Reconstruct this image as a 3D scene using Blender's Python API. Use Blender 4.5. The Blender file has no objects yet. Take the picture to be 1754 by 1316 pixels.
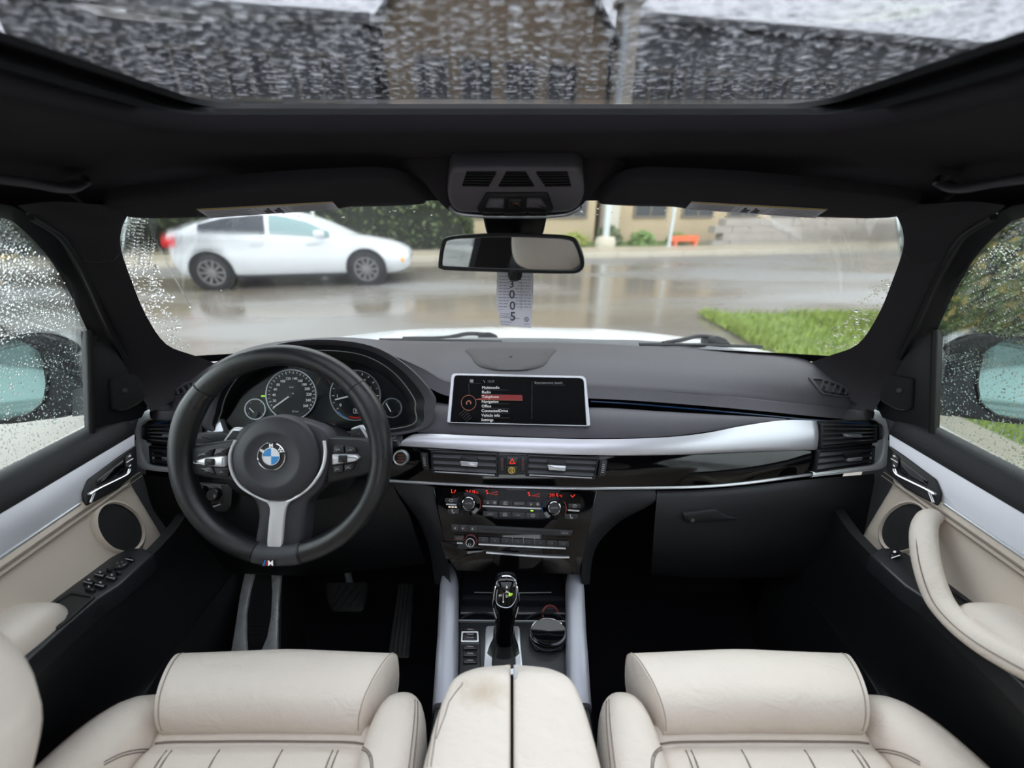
import bpy, bmesh, math, random
from mathutils import Vector, Matrix
from mathutils.bvhtree import BVHTree
random.seed(7)
V = Vector
sc = bpy.context.scene
col = sc.collection

# ------------------------------------------------------------------ camera
F = 660.0; CX = 877.0; CY = 658.0
PITCH = math.radians(24.3)
CAM = V((0.0, 0.0, 1.45))
CP, SP = math.cos(PITCH), math.sin(PITCH)
cd = bpy.data.cameras.new('camera')
cam = bpy.data.objects.new('camera', cd); col.objects.link(cam)
cam.location = CAM
cam.rotation_euler = (math.pi / 2 - PITCH, 0, 0)
cd.sensor_fit = 'HORIZONTAL'; cd.sensor_width = 36.0
cd.lens = 36.0 * F / 1754.0
cd.clip_start = 0.01; cd.clip_end = 300
cd.dof.use_dof = True
cd.dof.focus_distance = 0.70
cd.dof.aperture_fstop = 2.0
sc.camera = cam

# ------------------------------------------------------------------ world: even overcast sky
world = bpy.data.worlds.new('overcast_sky'); sc.world = world
world.use_nodes = True
wn = world.node_tree
bg = wn.nodes['Background']
bg.inputs['Color'].default_value = (0.93, 0.965, 1.0, 1)
bg.inputs['Strength'].default_value = 1.0

sc.view_settings.view_transform = 'Standard'
sc.view_settings.look = 'None'
sc.view_settings.gamma = 1.0
sc.view_settings.use_curve_mapping = False
sc.view_settings.exposure = 2.0
sc.cycles.use_denoising = True
sc.cycles.denoiser = 'OPENIMAGEDENOISE'
sc.cycles.max_bounces = 10
sc.cycles.diffuse_bounces = 5
sc.cycles.glossy_bounces = 5
sc.cycles.transmission_bounces = 8
sc.cycles.transparent_max_bounces = 24
sc.cycles.caustics_reflective = False
sc.cycles.caustics_refractive = False
sc.cycles.sample_clamp_indirect = 6.0

# ------------------------------------------------------------------ placing helpers (photo pixel + depth -> metres)
def D(px, py):
    u = (px - CX) / F; v = (py - CY) / F
    return V((u, CP - SP * v, -SP - CP * v))
def W(px, py, t): return CAM + D(px, py) * t
def WX(px, py, X): return CAM + D(px, py) * (X / D(px, py).x)
def WZ(px, py, z): return CAM + D(px, py) * (z / D(px, py).z)      # z relative to the eye
def G(px, py): return WZ(px, py, -CAM.z)                           # on the road
def WY(px, py, Y): return CAM + D(px, py) * (Y / D(px, py).y)
def C(x, y, z): return V((x, y, CAM.z + z))                        # cabin coordinates, z from eye level

class Pl:
    """A plane in the cabin; at() finds the point of it that a photo pixel looks at."""
    def __init__(s, o, n):
        s.o = o.copy(); s.n = n.normalized()
        if s.n.dot(CAM - o) < 0: s.n = -s.n
    @staticmethod
    def p3(a, b, c):
        a, b, c = W(*a), W(*b), W(*c)
        return Pl(a, (b - a).cross(c - a))
    def at(s, px, py, h=0.0):
        d = D(px, py); t = (s.o - CAM).dot(s.n) / d.dot(s.n)
        return CAM + d * t + s.n * h
    def t(s, px, py):
        return (s.o - CAM).dot(s.n) / D(px, py).dot(s.n)
class Surf:
    """Same as Pl, on built meshes."""
    def __init__(s, *mbs):
        vs, fs = [], []
        for m in mbs:
            k = len(vs); vs += m.v; fs += [[i + k for i in f] for f in m.f]
        s.b = BVHTree.FromPolygons(vs, fs)
        s.last = None
    def hit(s, px, py):
        d = D(px, py).normalized()
        r = s.b.ray_cast(CAM, d)
        if r[0] is None:
            q = CAM + d * (s.last[2] if s.last else 0.7)
            p, n, i, dist = s.b.find_nearest(q)
            if n.dot(CAM - p) < 0: n = -n
            return p, n
        p, n, i, dist = r
        if n.dot(d) > 0: n = -n
        s.last = (p, n, dist)
        return p, n
    def at(s, px, py, h=0.0):
        p, n = s.hit(px, py)
        return p + n * h
    def t(s, px, py): return (s.hit(px, py)[0] - CAM).length

# ------------------------------------------------------------------ 2-D outline helpers
def area2(p): return sum(p[i][0] * p[(i + 1) % len(p)][1] - p[(i + 1) % len(p)][0] * p[i][1] for i in range(len(p))) / 2
def inset(p, d):
    n = len(p); s = 1 if area2(p) > 0 else -1; out = []
    for i in range(n):
        a, b, c = p[i - 1], p[i], p[(i + 1) % n]
        e1 = (b[0] - a[0], b[1] - a[1]); e2 = (c[0] - b[0], c[1] - b[1])
        l1 = math.hypot(*e1) or 1e-6; l2 = math.hypot(*e2) or 1e-6
        n1 = (-e1[1] / l1 * s, e1[0] / l1 * s); n2 = (-e2[1] / l2 * s, e2[0] / l2 * s)
        m = (n1[0] + n2[0], n1[1] + n2[1]); k = max(0.35, (1 + n1[0] * n2[0] + n1[1] * n2[1]))
        out.append((b[0] + m[0] / k * d, b[1] + m[1] / k * d))
    return out
def rnd(p, r, n=4):
    out = []; N = len(p)
    for i in range(N):
        a, b, c = p[i - 1], p[i], p[(i + 1) % N]
        rr = r[i] if isinstance(r, (list, tuple)) else r
        la = math.hypot(a[0] - b[0], a[1] - b[1]); lc = math.hypot(c[0] - b[0], c[1] - b[1])
        d = min(rr, la * .45, lc * .45)
        if d < .05: out.append(b); continue
        s = (b[0] + (a[0] - b[0]) * d / la, b[1] + (a[1] - b[1]) * d / la)
        e = (b[0] + (c[0] - b[0]) * d / lc, b[1] + (c[1] - b[1]) * d / lc)
        for k in range(n + 1):
            t = k / n
            out.append(tuple((1 - t) ** 2 * s[j] + 2 * t * (1 - t) * b[j] + t * t * e[j] for j in (0, 1)))
    return out
def rrect(x0, y0, x1, y1, r=0, n=3): return rnd([(x0, y0), (x1, y0), (x1, y1), (x0, y1)], r, n) if r else [(x0, y0), (x1, y0), (x1, y1), (x0, y1)]
def ell(cx, cy, rx, ry=None, n=24, a0=0, a1=360, rot=0):
    ry = rx if ry is None else ry; out = []
    full = abs(a1 - a0) >= 359.9
    for i in range(n if full else n + 1):
        a = math.radians(a0 + (a1 - a0) * i / n); x, y = rx * math.cos(a), ry * math.sin(a)
        c, s = math.cos(math.radians(rot)), math.sin(math.radians(rot))
        out.append((cx + x * c - y * s, cy + x * s + y * c))
    return out
def crv(pts, n=6, closed=False):
    """Catmull-Rom through tuples or Vectors."""
    N = len(pts); vec = isinstance(pts[0], Vector); out = []
    get = (lambda i: V(pts[i % N])) if closed else (lambda i: V(pts[max(0, min(N - 1, i))]))
    for i in range(N if closed else N - 1):
        p0, p1, p2, p3 = get(i - 1), get(i), get(i + 1), get(i + 2)
        for k in range(n):
            t = k / n
            q = 0.5 * ((2 * p1) + (p2 - p0) * t + (2 * p0 - 5 * p1 + 4 * p2 - p3) * t * t + (3 * p1 - p0 - 3 * p2 + p3) * t ** 3)
            out.append(q if vec else tuple(q))
    if not closed: out.append(get(N - 1) if vec else tuple(get(N - 1)))
    return out
def resample(p, n, closed=True):
    q = list(p) + ([p[0]] if closed else [])
    L = [0]
    for i in range(1, len(q)): L.append(L[-1] + (V(q[i]) - V(q[i - 1])).length)
    out = []; j = 0
    for k in range(n):
        s = L[-1] * k / (n if closed else n - 1)
        while j < len(L) - 2 and L[j + 1] < s: j += 1
        d = (L[j + 1] - L[j]) or 1e-9
        a, b = V(q[j]), V(q[j + 1]); r = a.lerp(b, (s - L[j]) / d)
        out.append(r if isinstance(p[0], Vector) else tuple(r))
    return out
def mxp(p): return [(2 * CX - a[0],) + tuple(a[1:]) for a in p]      # mirror a pixel outline about the car's centre line
def P(pl, a, h=0.0): return a.copy() + (pl.n * h if isinstance(pl, Pl) else V((0, 0, 0))) if isinstance(a, Vector) else pl.at(a[0], a[1], h)

_font_cache = {}
def font_mesh(s, bold=False):
    key = (s, bold)
    if key in _font_cache: return _font_cache[key]
    cu = bpy.data.curves.new('lettering_source', 'FONT'); cu.body = s; cu.size = 1.0; cu.resolution_u = 2
    if bold: cu.offset = 0.018
    o = bpy.data.objects.new('lettering_source', cu)
    col.objects.link(o)
    dg = bpy.context.evaluated_depsgraph_get(); dg.update()
    me = bpy.data.meshes.new_from_object(o.evaluated_get(dg))
    vs = [(v.co.x, v.co.y) for v in me.vertices]; fs = [list(p.vertices) for p in me.polygons]
    col.objects.unlink(o); bpy.data.objects.remove(o); bpy.data.curves.remove(cu); bpy.data.meshes.remove(me)
    _font_cache[key] = (vs, fs)
    return vs, fs

class MB:
    def __init__(s): s.v = []; s.f = []
    def add(s, vs, fs):
        k = len(s.v); s.v += [V(a) for a in vs]; s.f += [[i + k for i in f] for f in fs]; return s
    def grid(s, rows, cu=False, cv=False, cap=False):
        n, m = len(rows), len(rows[0]); vs = [p for r in rows for p in r]; fs = []
        for i in range(n if cu else n - 1):
            for j in range(m if cv else m - 1):
                fs.append([i * m + j, i * m + (j + 1) % m, ((i + 1) % n) * m + (j + 1) % m, ((i + 1) % n) * m + j])
        if cap and cv:
            fs.append(list(range(m))[::-1]); fs.append([(n - 1) * m + j for j in range(m)])
        return s.add(vs, fs)
    def loft(s, rows, nu=4, nv=4, cv=False, cap=False, cu=False):
        """rows of control points, smoothed both ways"""
        rows = [crv(r, nv, cv) if nv > 1 else list(r) for r in rows]
        if nu > 1:
            cols = [crv([r[j] for r in rows], nu, cu) for j in range(len(rows[0]))]
            rows = [[c[i] for c in cols] for i in range(len(cols[0]))]
        return s.grid(rows, cu, cv, cap)
    def sheet(s, rows, thick, nu=4, nv=4, direction=None):
        """lofted panel with a back face, thick metres away from the viewer"""
        a = MB(); rows = [crv(r, nv) if nv > 1 else list(r) for r in rows]
        if nu > 1:
            cols = [crv([r[j] for r in rows], nu) for j in range(len(rows[0]))]
            rows = [[c[i] for c in cols] for i in range(len(cols[0]))]
        n, m = len(rows), len(rows[0])
        def back(p): return p + (direction * thick if direction else (p - CAM).normalized() * thick)
        vs = [p for r in rows for p in r]; bs = [back(p) for p in vs]; fs = []
        for i in range(n - 1):
            for j in range(m - 1):
                q = [i * m + j, i * m + j + 1, (i + 1) * m + j + 1, (i + 1) * m + j]
                fs.append(q); fs.append([x + n * m for x in q[::-1]])
        edge = [j for j in range(m)] + [i * m + m - 1 for i in range(1, n)] + [(n - 1) * m + j for j in range(m - 2, -1, -1)] + [i * m for i in range(n - 2, 0, -1)]
        for i in range(len(edge)):
            a_, b_ = edge[i], edge[(i + 1) % len(edge)]
            fs.append([b_, a_, a_ + n * m, b_ + n * m])
        return s.add(vs + bs, fs)
    def slab(s, pl, out, h0, h1, bev=0.0, fan=False):
        n = len(out); px = not isinstance(out[0], Vector)
        loops = [[P(pl, a, h0) for a in out]]
        if bev > 0 and px:
            t = pl.t(*out[0][:2]); k = F / t
            for q, hh in ((0, h1 - bev), (.3, h1 - bev * .3), (1, h1)):
                loops.append([P(pl, a, hh) for a in (inset(out, bev * q * k) if q else out)])
        else: loops.append([P(pl, a, h1) for a in out])
        vs = [p for l in loops for p in l]; fs = []
        for i in range(len(loops) - 1):
            for j in range(n): fs.append([i * n + j, i * n + (j + 1) % n, (i + 1) * n + (j + 1) % n, (i + 1) * n + j])
        fs.append(list(range(n))[::-1])
        if fan:
            vs.append(sum(loops[-1], V((0, 0, 0))) / n)
            for j in range(n): fs.append([(len(loops) - 1) * n + j, (len(loops) - 1) * n + (j + 1) % n, len(vs) - 1])
        else: fs.append([(len(loops) - 1) * n + j for j in range(n)])
        return s.add(vs, fs)
    def ring(s, pl, outer, inner, h0, h1, bev=0.0):
        n = max(len(outer), len(inner), 24)
        if len(outer) != len(inner): outer, inner = resample(outer, n), resample(inner, n)
        n = len(outer)
        b = bev
        prof = [(outer, 0, h0), (outer, 0, h1 - b)] + ([(outer, .5, h1)] if b else []) + ([(inner, -.5, h1)] if b else [(outer, 0, h1), (inner, 0, h1)][1:] if False else [(inner, 0, h1)] if not b else []) + ([(inner, 0, h1 - b)] if b else []) + [(inner, 0, h0)]
        if not b: prof = [(outer, 0, h0), (outer, 0, h1), (inner, 0, h1), (inner, 0, h0)]
        t = pl.t(*outer[0][:2]); k = F / t
        rows = []
        for o, q, h in prof:
            oo = inset(o, q * b * k) if q else o
            rows.append([P(pl, a, h) for a in oo])
        return s.grid(rows, True, True)
    def tube(s, pts, r, seg=8, closed=False, cap=True, sq=1.0, up=None):
        n = len(pts); R = r if isinstance(r, (list, tuple)) else [r] * n
        rows = []; ref = up or V((0.13, 0.21, 0.97))
        prev = None
        for i in range(n):
            a = pts[i - 1] if (i > 0 or closed) else pts[0]
            b = pts[(i + 1) % n] if (i < n - 1 or closed) else pts[-1]
            d = (b - a).normalized()
            x = d.cross(ref)
            if x.length < 1e-4: x = d.cross(V((1, 0, 0)))
            x.normalize()
            if prev is not None and not up:
                x = (prev - d * prev.dot(d)).normalized()
            prev = x; y = d.cross(x)
            rows.append([pts[i] + (x * math.cos(k * 2 * math.pi / seg) + y * math.sin(k * 2 * math.pi / seg) * sq) * R[i] for k in range(seg)])
        return s.grid(rows, closed, True, cap and not closed)
    def lathe(s, o, axis, prof, seg=24, cap=True, ux=None):
        axis = axis.normalized(); x = (ux or axis.orthogonal()).normalized(); y = axis.cross(x)
        rows = [[o + axis * h + (x * math.cos(2 * math.pi * k / seg) + y * math.sin(2 * math.pi * k / seg)) * max(r, 1e-5) for k in range(seg)] for r, h in prof]
        return s.grid(rows, False, True, cap)
    def box(s, a, b, bev=0.0):
        """axis aligned box between two corners"""
        x0, y0, z0 = (min(a[i], b[i]) for i in range(3)); x1, y1, z1 = (max(a[i], b[i]) for i in range(3))
        if bev <= 0:
            vs = [(x, y, z) for z in (z0, z1) for y in (y0, y1) for x in (x0, x1)]
            return s.add(vs, [[0, 2, 3, 1], [4, 5, 7, 6], [0, 1, 5, 4], [2, 6, 7, 3], [0, 4, 6, 2], [1, 3, 7, 5]])
        bm = bmesh.new(); bmesh.ops.create_cube(bm, size=1)
        for v in bm.verts: v.co = V(((x0 + x1) / 2 + v.co.x * (x1 - x0), (y0 + y1) / 2 + v.co.y * (y1 - y0), (z0 + z1) / 2 + v.co.z * (z1 - z0)))
        bmesh.ops.bevel(bm, geom=bm.edges[:], offset=bev, segments=2, profile=.5, affect='EDGES')
        bm.verts.index_update()
        s.add([v.co for v in bm.verts], [[v.index for v in f.verts] for f in bm.faces]); bm.free(); return s
    def ribbon(s, pl, pts, w, h, h0=None, closed=False):
        """flat line drawn on a plane, w pixels wide"""
        n = len(pts); A, B = [], []
        for i in range(n):
            a = pts[i - 1] if (i > 0 or closed) else pts[0]; b = pts[(i + 1) % n] if (i < n - 1 or closed) else pts[-1]
            d = (b[0] - a[0], b[1] - a[1]); l = math.hypot(*d) or 1e-6
            nx, ny = -d[1] / l * w / 2, d[0] / l * w / 2
            A.append((pts[i][0] + nx, pts[i][1] + ny)); B.append((pts[i][0] - nx, pts[i][1] - ny))
        rows = [[P(pl, A[i], h), P(pl, B[i], h)] for i in range(n)]
        if h0 is None: return s.grid(rows, closed)
        rows = [[P(pl, A[i], h), P(pl, B[i], h), P(pl, B[i], h0), P(pl, A[i], h0)] for i in range(n)]
        return s.grid(rows, closed, True, not closed)
    def text(s, pl, st, px, py, size, h=0.0006, align='c', rot=0, bold=False, sx=1.0):
        """size = cap height in pixels; (px,py) = middle of the line"""
        vs, fs = font_mesh(st, bold)
        if not vs: return s
        k = size / 0.7; xs = [a[0] for a in vs]; x0, x1 = min(xs), max(xs)
        off = {'c': (x0 + x1) / 2, 'l': x0, 'r': x1}[align]
        c, sn = math.cos(math.radians(rot)), math.sin(math.radians(rot)); out = []
        for x, y in vs:
            u = (x - off) * k * sx; w_ = -(y - .35) * k
            out.append(pl.at(px + u * c - w_ * sn, py + u * sn + w_ * c, h))
        return s.add(out, fs)
    def drop(s, c, n, ta, a, b, h, seg=6):
        tb = n.cross(ta); k = len(s.v)
        s.v += [c + (ta * math.cos(2 * math.pi * i / seg) * a + tb * math.sin(2 * math.pi * i / seg) * b) for i in range(seg)]
        s.v += [c + n * h * .7 + (ta * math.cos(2 * math.pi * i / seg) * a + tb * math.sin(2 * math.pi * i / seg) * b) * .68 for i in range(seg)]
        s.v.append(c + n * h)
        s.f.append([k + i for i in range(seg)][::-1])
        for i in range(seg):
            j = (i + 1) % seg
            s.f.append([k + i, k + j, k + seg + j, k + seg + i]); s.f.append([k + seg + i, k + seg + j, k + 2 * seg])
        return s
    def mirror(s):
        m = MB(); m.v = [V((-a.x, a.y, a.z)) for a in s.v]; m.f = [f[::-1] for f in s.f]; return m
    def move(s, M):
        s.v = [M @ a for a in s.v]; return s
    def mesh(s, name, smooth=40, recalc=True):
        me = bpy.data.meshes.new(name)
        me.from_pydata([tuple(a) for a in s.v], [], s.f)
        if recalc:
            bm = bmesh.new(); bm.from_mesh(me); bmesh.ops.recalc_face_normals(bm, faces=bm.faces); bm.to_mesh(me); bm.free()
        if smooth:
            me.polygons.foreach_set('use_smooth', [True] * len(me.polygons))
            me.set_sharp_from_angle(angle=math.radians(smooth))
        me.update()
        return me
    def build(s, name, mat, parent=None, smooth=40, label=None, kind=None, recalc=True):
        me = s.mesh(name, smooth, recalc)
        return link(name, me, mat, parent, label, kind)
_loc = {}
def link(name, me, mat, parent=None, label=None, kind=None):
    o = bpy.data.objects.new(name, me); col.objects.link(o)
    if mat: 
        if not me.materials: me.materials.append(mat)
    if parent:
        o.parent = parent
        o.matrix_parent_inverse = _loc.get(parent.name, Matrix()).inverted()
        _loc[o.name] = Matrix()
    if label: o['label'] = label
    if kind: o['kind'] = kind
    return o
def thing(name, loc, label, cat, group=None, kind=None):
    o = bpy.data.objects.new(name, None); col.objects.link(o); o.location = loc; o.empty_display_size = .05
    _loc[o.name] = Matrix.Translation(loc)
    return tag(o, label, cat, group, kind)
def tag(o, label, cat=None, group=None, kind=None):
    o['label'] = label
    if cat: o['category'] = cat
    if group: o['group'] = group
    if kind: o['kind'] = kind
    return o

# ------------------------------------------------------------------ materials
def s2l(c): return tuple(((x / 255) / 12.92 if x / 255 <= .04045 else ((x / 255 + .055) / 1.055) ** 2.4) for x in c)
def nd(nt, t, **kw):
    n = nt.nodes.new(t)
    for k, v in kw.items():
        if k in n.inputs: n.inputs[k].default_value = v
        else: setattr(n, k, v)
    return n
def mat(name, rgb, rough=.5, metal=0.0, bump=None, vary=0.0, vscale=20, spec=.5, coat=0.0, emit=None, es=0.0, stretch=None, sheen=0.0, rvar=0.0):
    """rgb in display values. bump = (kind, scale, strength)"""
    m = bpy.data.materials.new(name); m.use_nodes = True; nt = m.node_tree; b = nt.nodes['Principled BSDF']
    c = s2l(rgb) + (1,)
    b.inputs['Base Color'].default_value = c; b.inputs['Roughness'].default_value = rough; b.inputs['Metallic'].default_value = metal
    b.inputs['Specular IOR Level'].default_value = spec
    b.inputs['Coat Weight'].default_value = coat; b.inputs['Coat Roughness'].default_value = .05
    if sheen: b.inputs['Sheen Weight'].default_value = sheen
    if emit: b.inputs['Emission Color'].default_value = s2l(emit) + (1,); b.inputs['Emission Strength'].default_value = es
    co = None
    def coord():
        nonlocal co
        if co is None:
            tc = nd(nt, 'ShaderNodeTexCoord'); co = tc.outputs['Object']
            if stretch:
                mp = nd(nt, 'ShaderNodeMapping'); mp.inputs['Scale'].default_value = stretch
                nt.links.new(co, mp.inputs['Vector']); co = mp.outputs['Vector']
        return co
    if vary:
        nz = nd(nt, 'ShaderNodeTexNoise', Scale=vscale, Detail=5.0); nt.links.new(coord(), nz.inputs['Vector'])
        mx = nd(nt, 'ShaderNodeMix', data_type='RGBA'); 
        mx.inputs[6].default_value = tuple(x * (1 - vary) for x in c[:3]) + (1,); mx.inputs[7].default_value = tuple(min(1, x * (1 + vary)) for x in c[:3]) + (1,)
        nt.links.new(nz.outputs['Fac'], mx.inputs[0]); nt.links.new(mx.outputs[2], b.inputs['Base Color'])
    if rvar:
        nz = nd(nt, 'ShaderNodeTexNoise', Scale=vscale * .6, Detail=4.0); nt.links.new(coord(), nz.inputs['Vector'])
        mr = nd(nt, 'ShaderNodeMapRange'); mr.inputs[1].default_value = .35; mr.inputs[2].default_value = .65
        mr.inputs[3].default_value = max(.02, rough - rvar); mr.inputs[4].default_value = rough + rvar
        nt.links.new(nz.outputs['Fac'], mr.inputs[0]); nt.links.new(mr.outputs[0], b.inputs['Roughness'])
    if bump:
        kind, scale, st = bump
        if kind == 'v':
            tx = nd(nt, 'ShaderNodeTexVoronoi', Scale=scale); out = tx.outputs['Distance']
        else:
            tx = nd(nt, 'ShaderNodeTexNoise', Scale=scale, Detail=3.0); out = tx.outputs['Fac']
        nt.links.new(coord(), tx.inputs['Vector'])
        bp = nd(nt, 'ShaderNodeBump', Strength=st, Distance=.001); nt.links.new(out, bp.inputs['Height']); nt.links.new(bp.outputs[0], b.inputs['Normal'])
    return m
def creased(m, scale=26, st=.35):
    """adds broad soft leather creases to a material that already has a fine grain bump"""
    nt = m.node_tree; b = nt.nodes['Principled BSDF']; grain = b.inputs['Normal'].links[0].from_node
    tc = nd(nt, 'ShaderNodeTexCoord'); mp = nd(nt, 'ShaderNodeMapping'); mp.inputs['Scale'].default_value = (1.0, 1.6, 1.0); mp.inputs['Rotation'].default_value = (0, 0, .7)
    nz = nd(nt, 'ShaderNodeTexNoise', Scale=scale, Detail=2.0, Distortion=1.2); nt.links.new(tc.outputs['Object'], mp.inputs[0]); nt.links.new(mp.outputs[0], nz.inputs['Vector'])
    bp = nd(nt, 'ShaderNodeBump', Strength=st, Distance=.006); nt.links.new(nz.outputs['Fac'], bp.inputs['Height']); nt.links.new(bp.outputs[0], grain.inputs['Normal'])
    return m
def glass(name, tint, refl=0.06):
    m = bpy.data.materials.new(name); m.use_nodes = True; nt = m.node_tree; nt.nodes.clear()
    o = nd(nt, 'ShaderNodeOutputMaterial'); tr = nd(nt, 'ShaderNodeBsdfTransparent', Color=tuple(tint) + (1,))
    gl = nd(nt, 'ShaderNodeBsdfGlossy', Roughness=.02); gl.inputs['Color'].default_value = (1, 1, 1, 1)
    fr = nd(nt, 'ShaderNodeFresnel', IOR=1.35); mu = nd(nt, 'ShaderNodeMath', operation='MULTIPLY'); mu.inputs[1].default_value = refl / .06
    mx = nd(nt, 'ShaderNodeMixShader')
    nt.links.new(fr.outputs[0], mu.inputs[0]); nt.links.new(mu.outputs[0], mx.inputs[0]); nt.links.new(tr.outputs[0], mx.inputs[1]); nt.links.new(gl.outputs[0], mx.inputs[2]); nt.links.new(mx.outputs[0], o.inputs[0])
    return m
def water(name):
    m = bpy.data.materials.new(name); m.use_nodes = True; nt = m.node_tree; nt.nodes.clear()
    o = nd(nt, 'ShaderNodeOutputMaterial'); g = nd(nt, 'ShaderNodeBsdfGlass', IOR=1.33, Roughness=0.0)
    nt.links.new(g.outputs[0], o.inputs[0]); return m

M = {}
M['liner'] = mat('charcoal_headliner_cloth', (50, 48, 52), .95, bump=('n', 900, .25), spec=.15)
M['pillar'] = mat('charcoal_pillar_cloth', (56, 54, 58), .9, bump=('n', 900, .25), spec=.2)
M['rubber'] = mat('black_rubber', (17, 18, 20), .6)
M['frame'] = mat('black_frame_plastic', (14, 15, 17), .4, spec=.3)
M['roofframe'] = mat('matt_black_roof_frame', (12, 12, 14), .7, spec=.2)
M['dash'] = mat('grained_charcoal_dash_skin', (76, 74, 81), .55, bump=('v', 900, .25), spec=.4)
M['dashdark'] = mat('grained_black_dash_skin', (34, 35, 39), .55, bump=('v', 900, .25), spec=.4)
M['plast'] = mat('matt_black_plastic', (26, 27, 30), .5, spec=.4)
M['deck'] = mat('satin_black_console_plastic', (30, 32, 36), .4)
M['piano'] = mat('glossy_black_panel', (6, 6, 8), .06, spec=.4)
M['gap'] = mat('deep_black_plastic', (9, 9, 11), .6)
M['alu'] = mat('brushed_aluminium_trim', (205, 205, 213), .36, metal=.55, bump=('n', 420, .05), stretch=(.15, 1, 3))
M['alulight'] = mat('satin_pale_metal_surround', (236, 242, 246), .35, metal=.1)
M['rail'] = mat('grey_textured_metal_rail', (166, 168, 178), .45, metal=.35, bump=('n', 300, .2))
M['satinlight'] = mat('bright_satin_metal', (226, 227, 231), .3, metal=.35)
M['console'] = mat('grey_console_plastic', (98, 95, 102), .5, bump=('v', 900, .2), spec=.4)
M['chrome'] = mat('polished_chrome', (225, 226, 230), .1, metal=1.0)
M['satin'] = mat('satin_chrome', (196, 198, 203), .28, metal=.6)
M['beige'] = mat('ivory_leather', (224, 214, 204), .5, bump=('v', 700, .3), vary=.035, vscale=9, spec=.35)
M['beiged'] = mat('beige_door_leather', (212, 200, 187), .5, bump=('v', 700, .3), vary=.04, vscale=9, spec=.35)
creased(M['beige'])
M['stitch'] = mat('grey_brown_stitching', (128, 116, 108), .8)
M['seam'] = mat('grey_beige_leather_seam', (168, 156, 146), .8)  # seams drawn a little darker than the ivory leather
M['wheelleather'] = mat('black_wheel_leather', (24, 25, 27), .34, bump=('v', 800, .15), spec=.5, rvar=.07, vscale=30)
M['wheelplast'] = mat('dark_grey_airbag_cover', (52, 52, 57), .5, bump=('v', 1200, .15), spec=.4)
M['carpet'] = mat('black_carpet', (22, 22, 27), 1.0, bump=('n', 500, .8), spec=.1)
M['blue'] = mat('blue_light_guide', (10, 40, 74), .3, emit=(20, 70, 120), es=.012)
M['white'] = mat('white_lettering', (225, 225, 225), .6, emit=(225, 225, 225), es=.08)
M['grey'] = mat('grey_lettering', (150, 150, 152), .6)
M['dim'] = mat('dark_grey_lettering', (70, 70, 72), .6)
M['red'] = mat('red_backlit_lettering', (200, 40, 25), .6, emit=(230, 45, 25), es=.30)
M['orange'] = mat('dull_orange_lettering', (165, 98, 78), .6)
M['green'] = mat('green_indicator', (150, 200, 60), .6, emit=(160, 220, 60), es=.3)
M['amber'] = mat('pale_amber_indicator', (240, 220, 190), .6, emit=(255, 225, 190), es=.35)
M['redbar'] = mat('red_screen_highlight', (150, 22, 22), .5, emit=(170, 24, 24), es=.08)
M['redring'] = mat('dark_red_ring', (110, 28, 26), .5)
M['slat'] = mat('dark_grey_slat', (54, 55, 60), .42)
M['clusterglass'] = None
M['barred'] = mat('dark_red_menu_bar', (112, 14, 14), .5, emit=(150, 18, 18), es=.04)
M['screen'] = mat('dark_display_glass', (3, 3, 5), .15, spec=.05)
M['darkbtn'] = mat('dark_grey_button', (30, 30, 33), .42)
M['bluep'] = mat('bright_blue_enamel', (40, 135, 205), .25, coat=.5)
M['whitep'] = mat('white_enamel', (225, 230, 235), .25, coat=.5)
M['gauge'] = mat('black_gauge_face', (16, 19, 23), .5, spec=.2)
M['fabricmesh'] = mat('black_speaker_mesh', (24, 24, 27), .75, bump=('v', 1500, .9))
M['grille'] = mat('grey_speaker_mesh', (86, 84, 86), .7, bump=('v', 1300, .9))
M['paper'] = mat('white_paper', (216, 216, 226), .7)
M['ink'] = mat('grey_ink', (120, 120, 130), .8)
M['inkdark'] = mat('dark_ink', (82, 84, 92), .8)
M['inkgreen'] = mat('green_ink', (140, 165, 145), .8)
M['yellow'] = mat('yellow_print', (205, 175, 70), .7)
M['mirror'] = mat('mirror_glass', (205, 205, 205), .005, metal=1.0)
M['mirrorteal'] = mat('teal_tinted_mirror_glass', (98, 120, 118), .02, metal=1.0)
M['wornmetal'] = mat('worn_aluminium', (205, 207, 207), .4, metal=.25, vary=.35, vscale=60, rvar=.15)
M['carpaint'] = mat('wet_white_car_paint', (232, 236, 240), .25, coat=.7, bump=('v', 160, .7))
M['carwhite'] = mat('white_car_paint', (208, 211, 215), .25, coat=.4)
M['carglass'] = mat('dark_car_glass', (38, 42, 52), .1)
M['carglass2'] = mat('teal_car_glass', (120, 145, 146), .15)
M['tyre'] = mat('tyre_rubber', (34, 34, 36), .8)
M['wheelrim'] = mat('grey_wheel_rim', (120, 118, 118), .35, metal=.6)
M['taillight'] = mat('red_tail_light', (210, 40, 50), .3, emit=(220, 40, 50), es=.5)
M['marker'] = mat('amber_marker_lamp', (235, 165, 70), .3)
M['windshield'] = glass('clear_windshield_glass', (.95, .97, .965), .05)
M['sideglass'] = glass('clear_side_glass', (.90, .94, .93), .05)
M['roofglass'] = glass('grey_tinted_roof_glass', (.75, .76, .79), .05)
M['privacy'] = glass('dark_privacy_glass', (.24, .25, .26), .05)
M['clusterglass'] = glass('instrument_cover_glass', (.93, .94, .95), .012)
M['water'] = water('rain_water')
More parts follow.
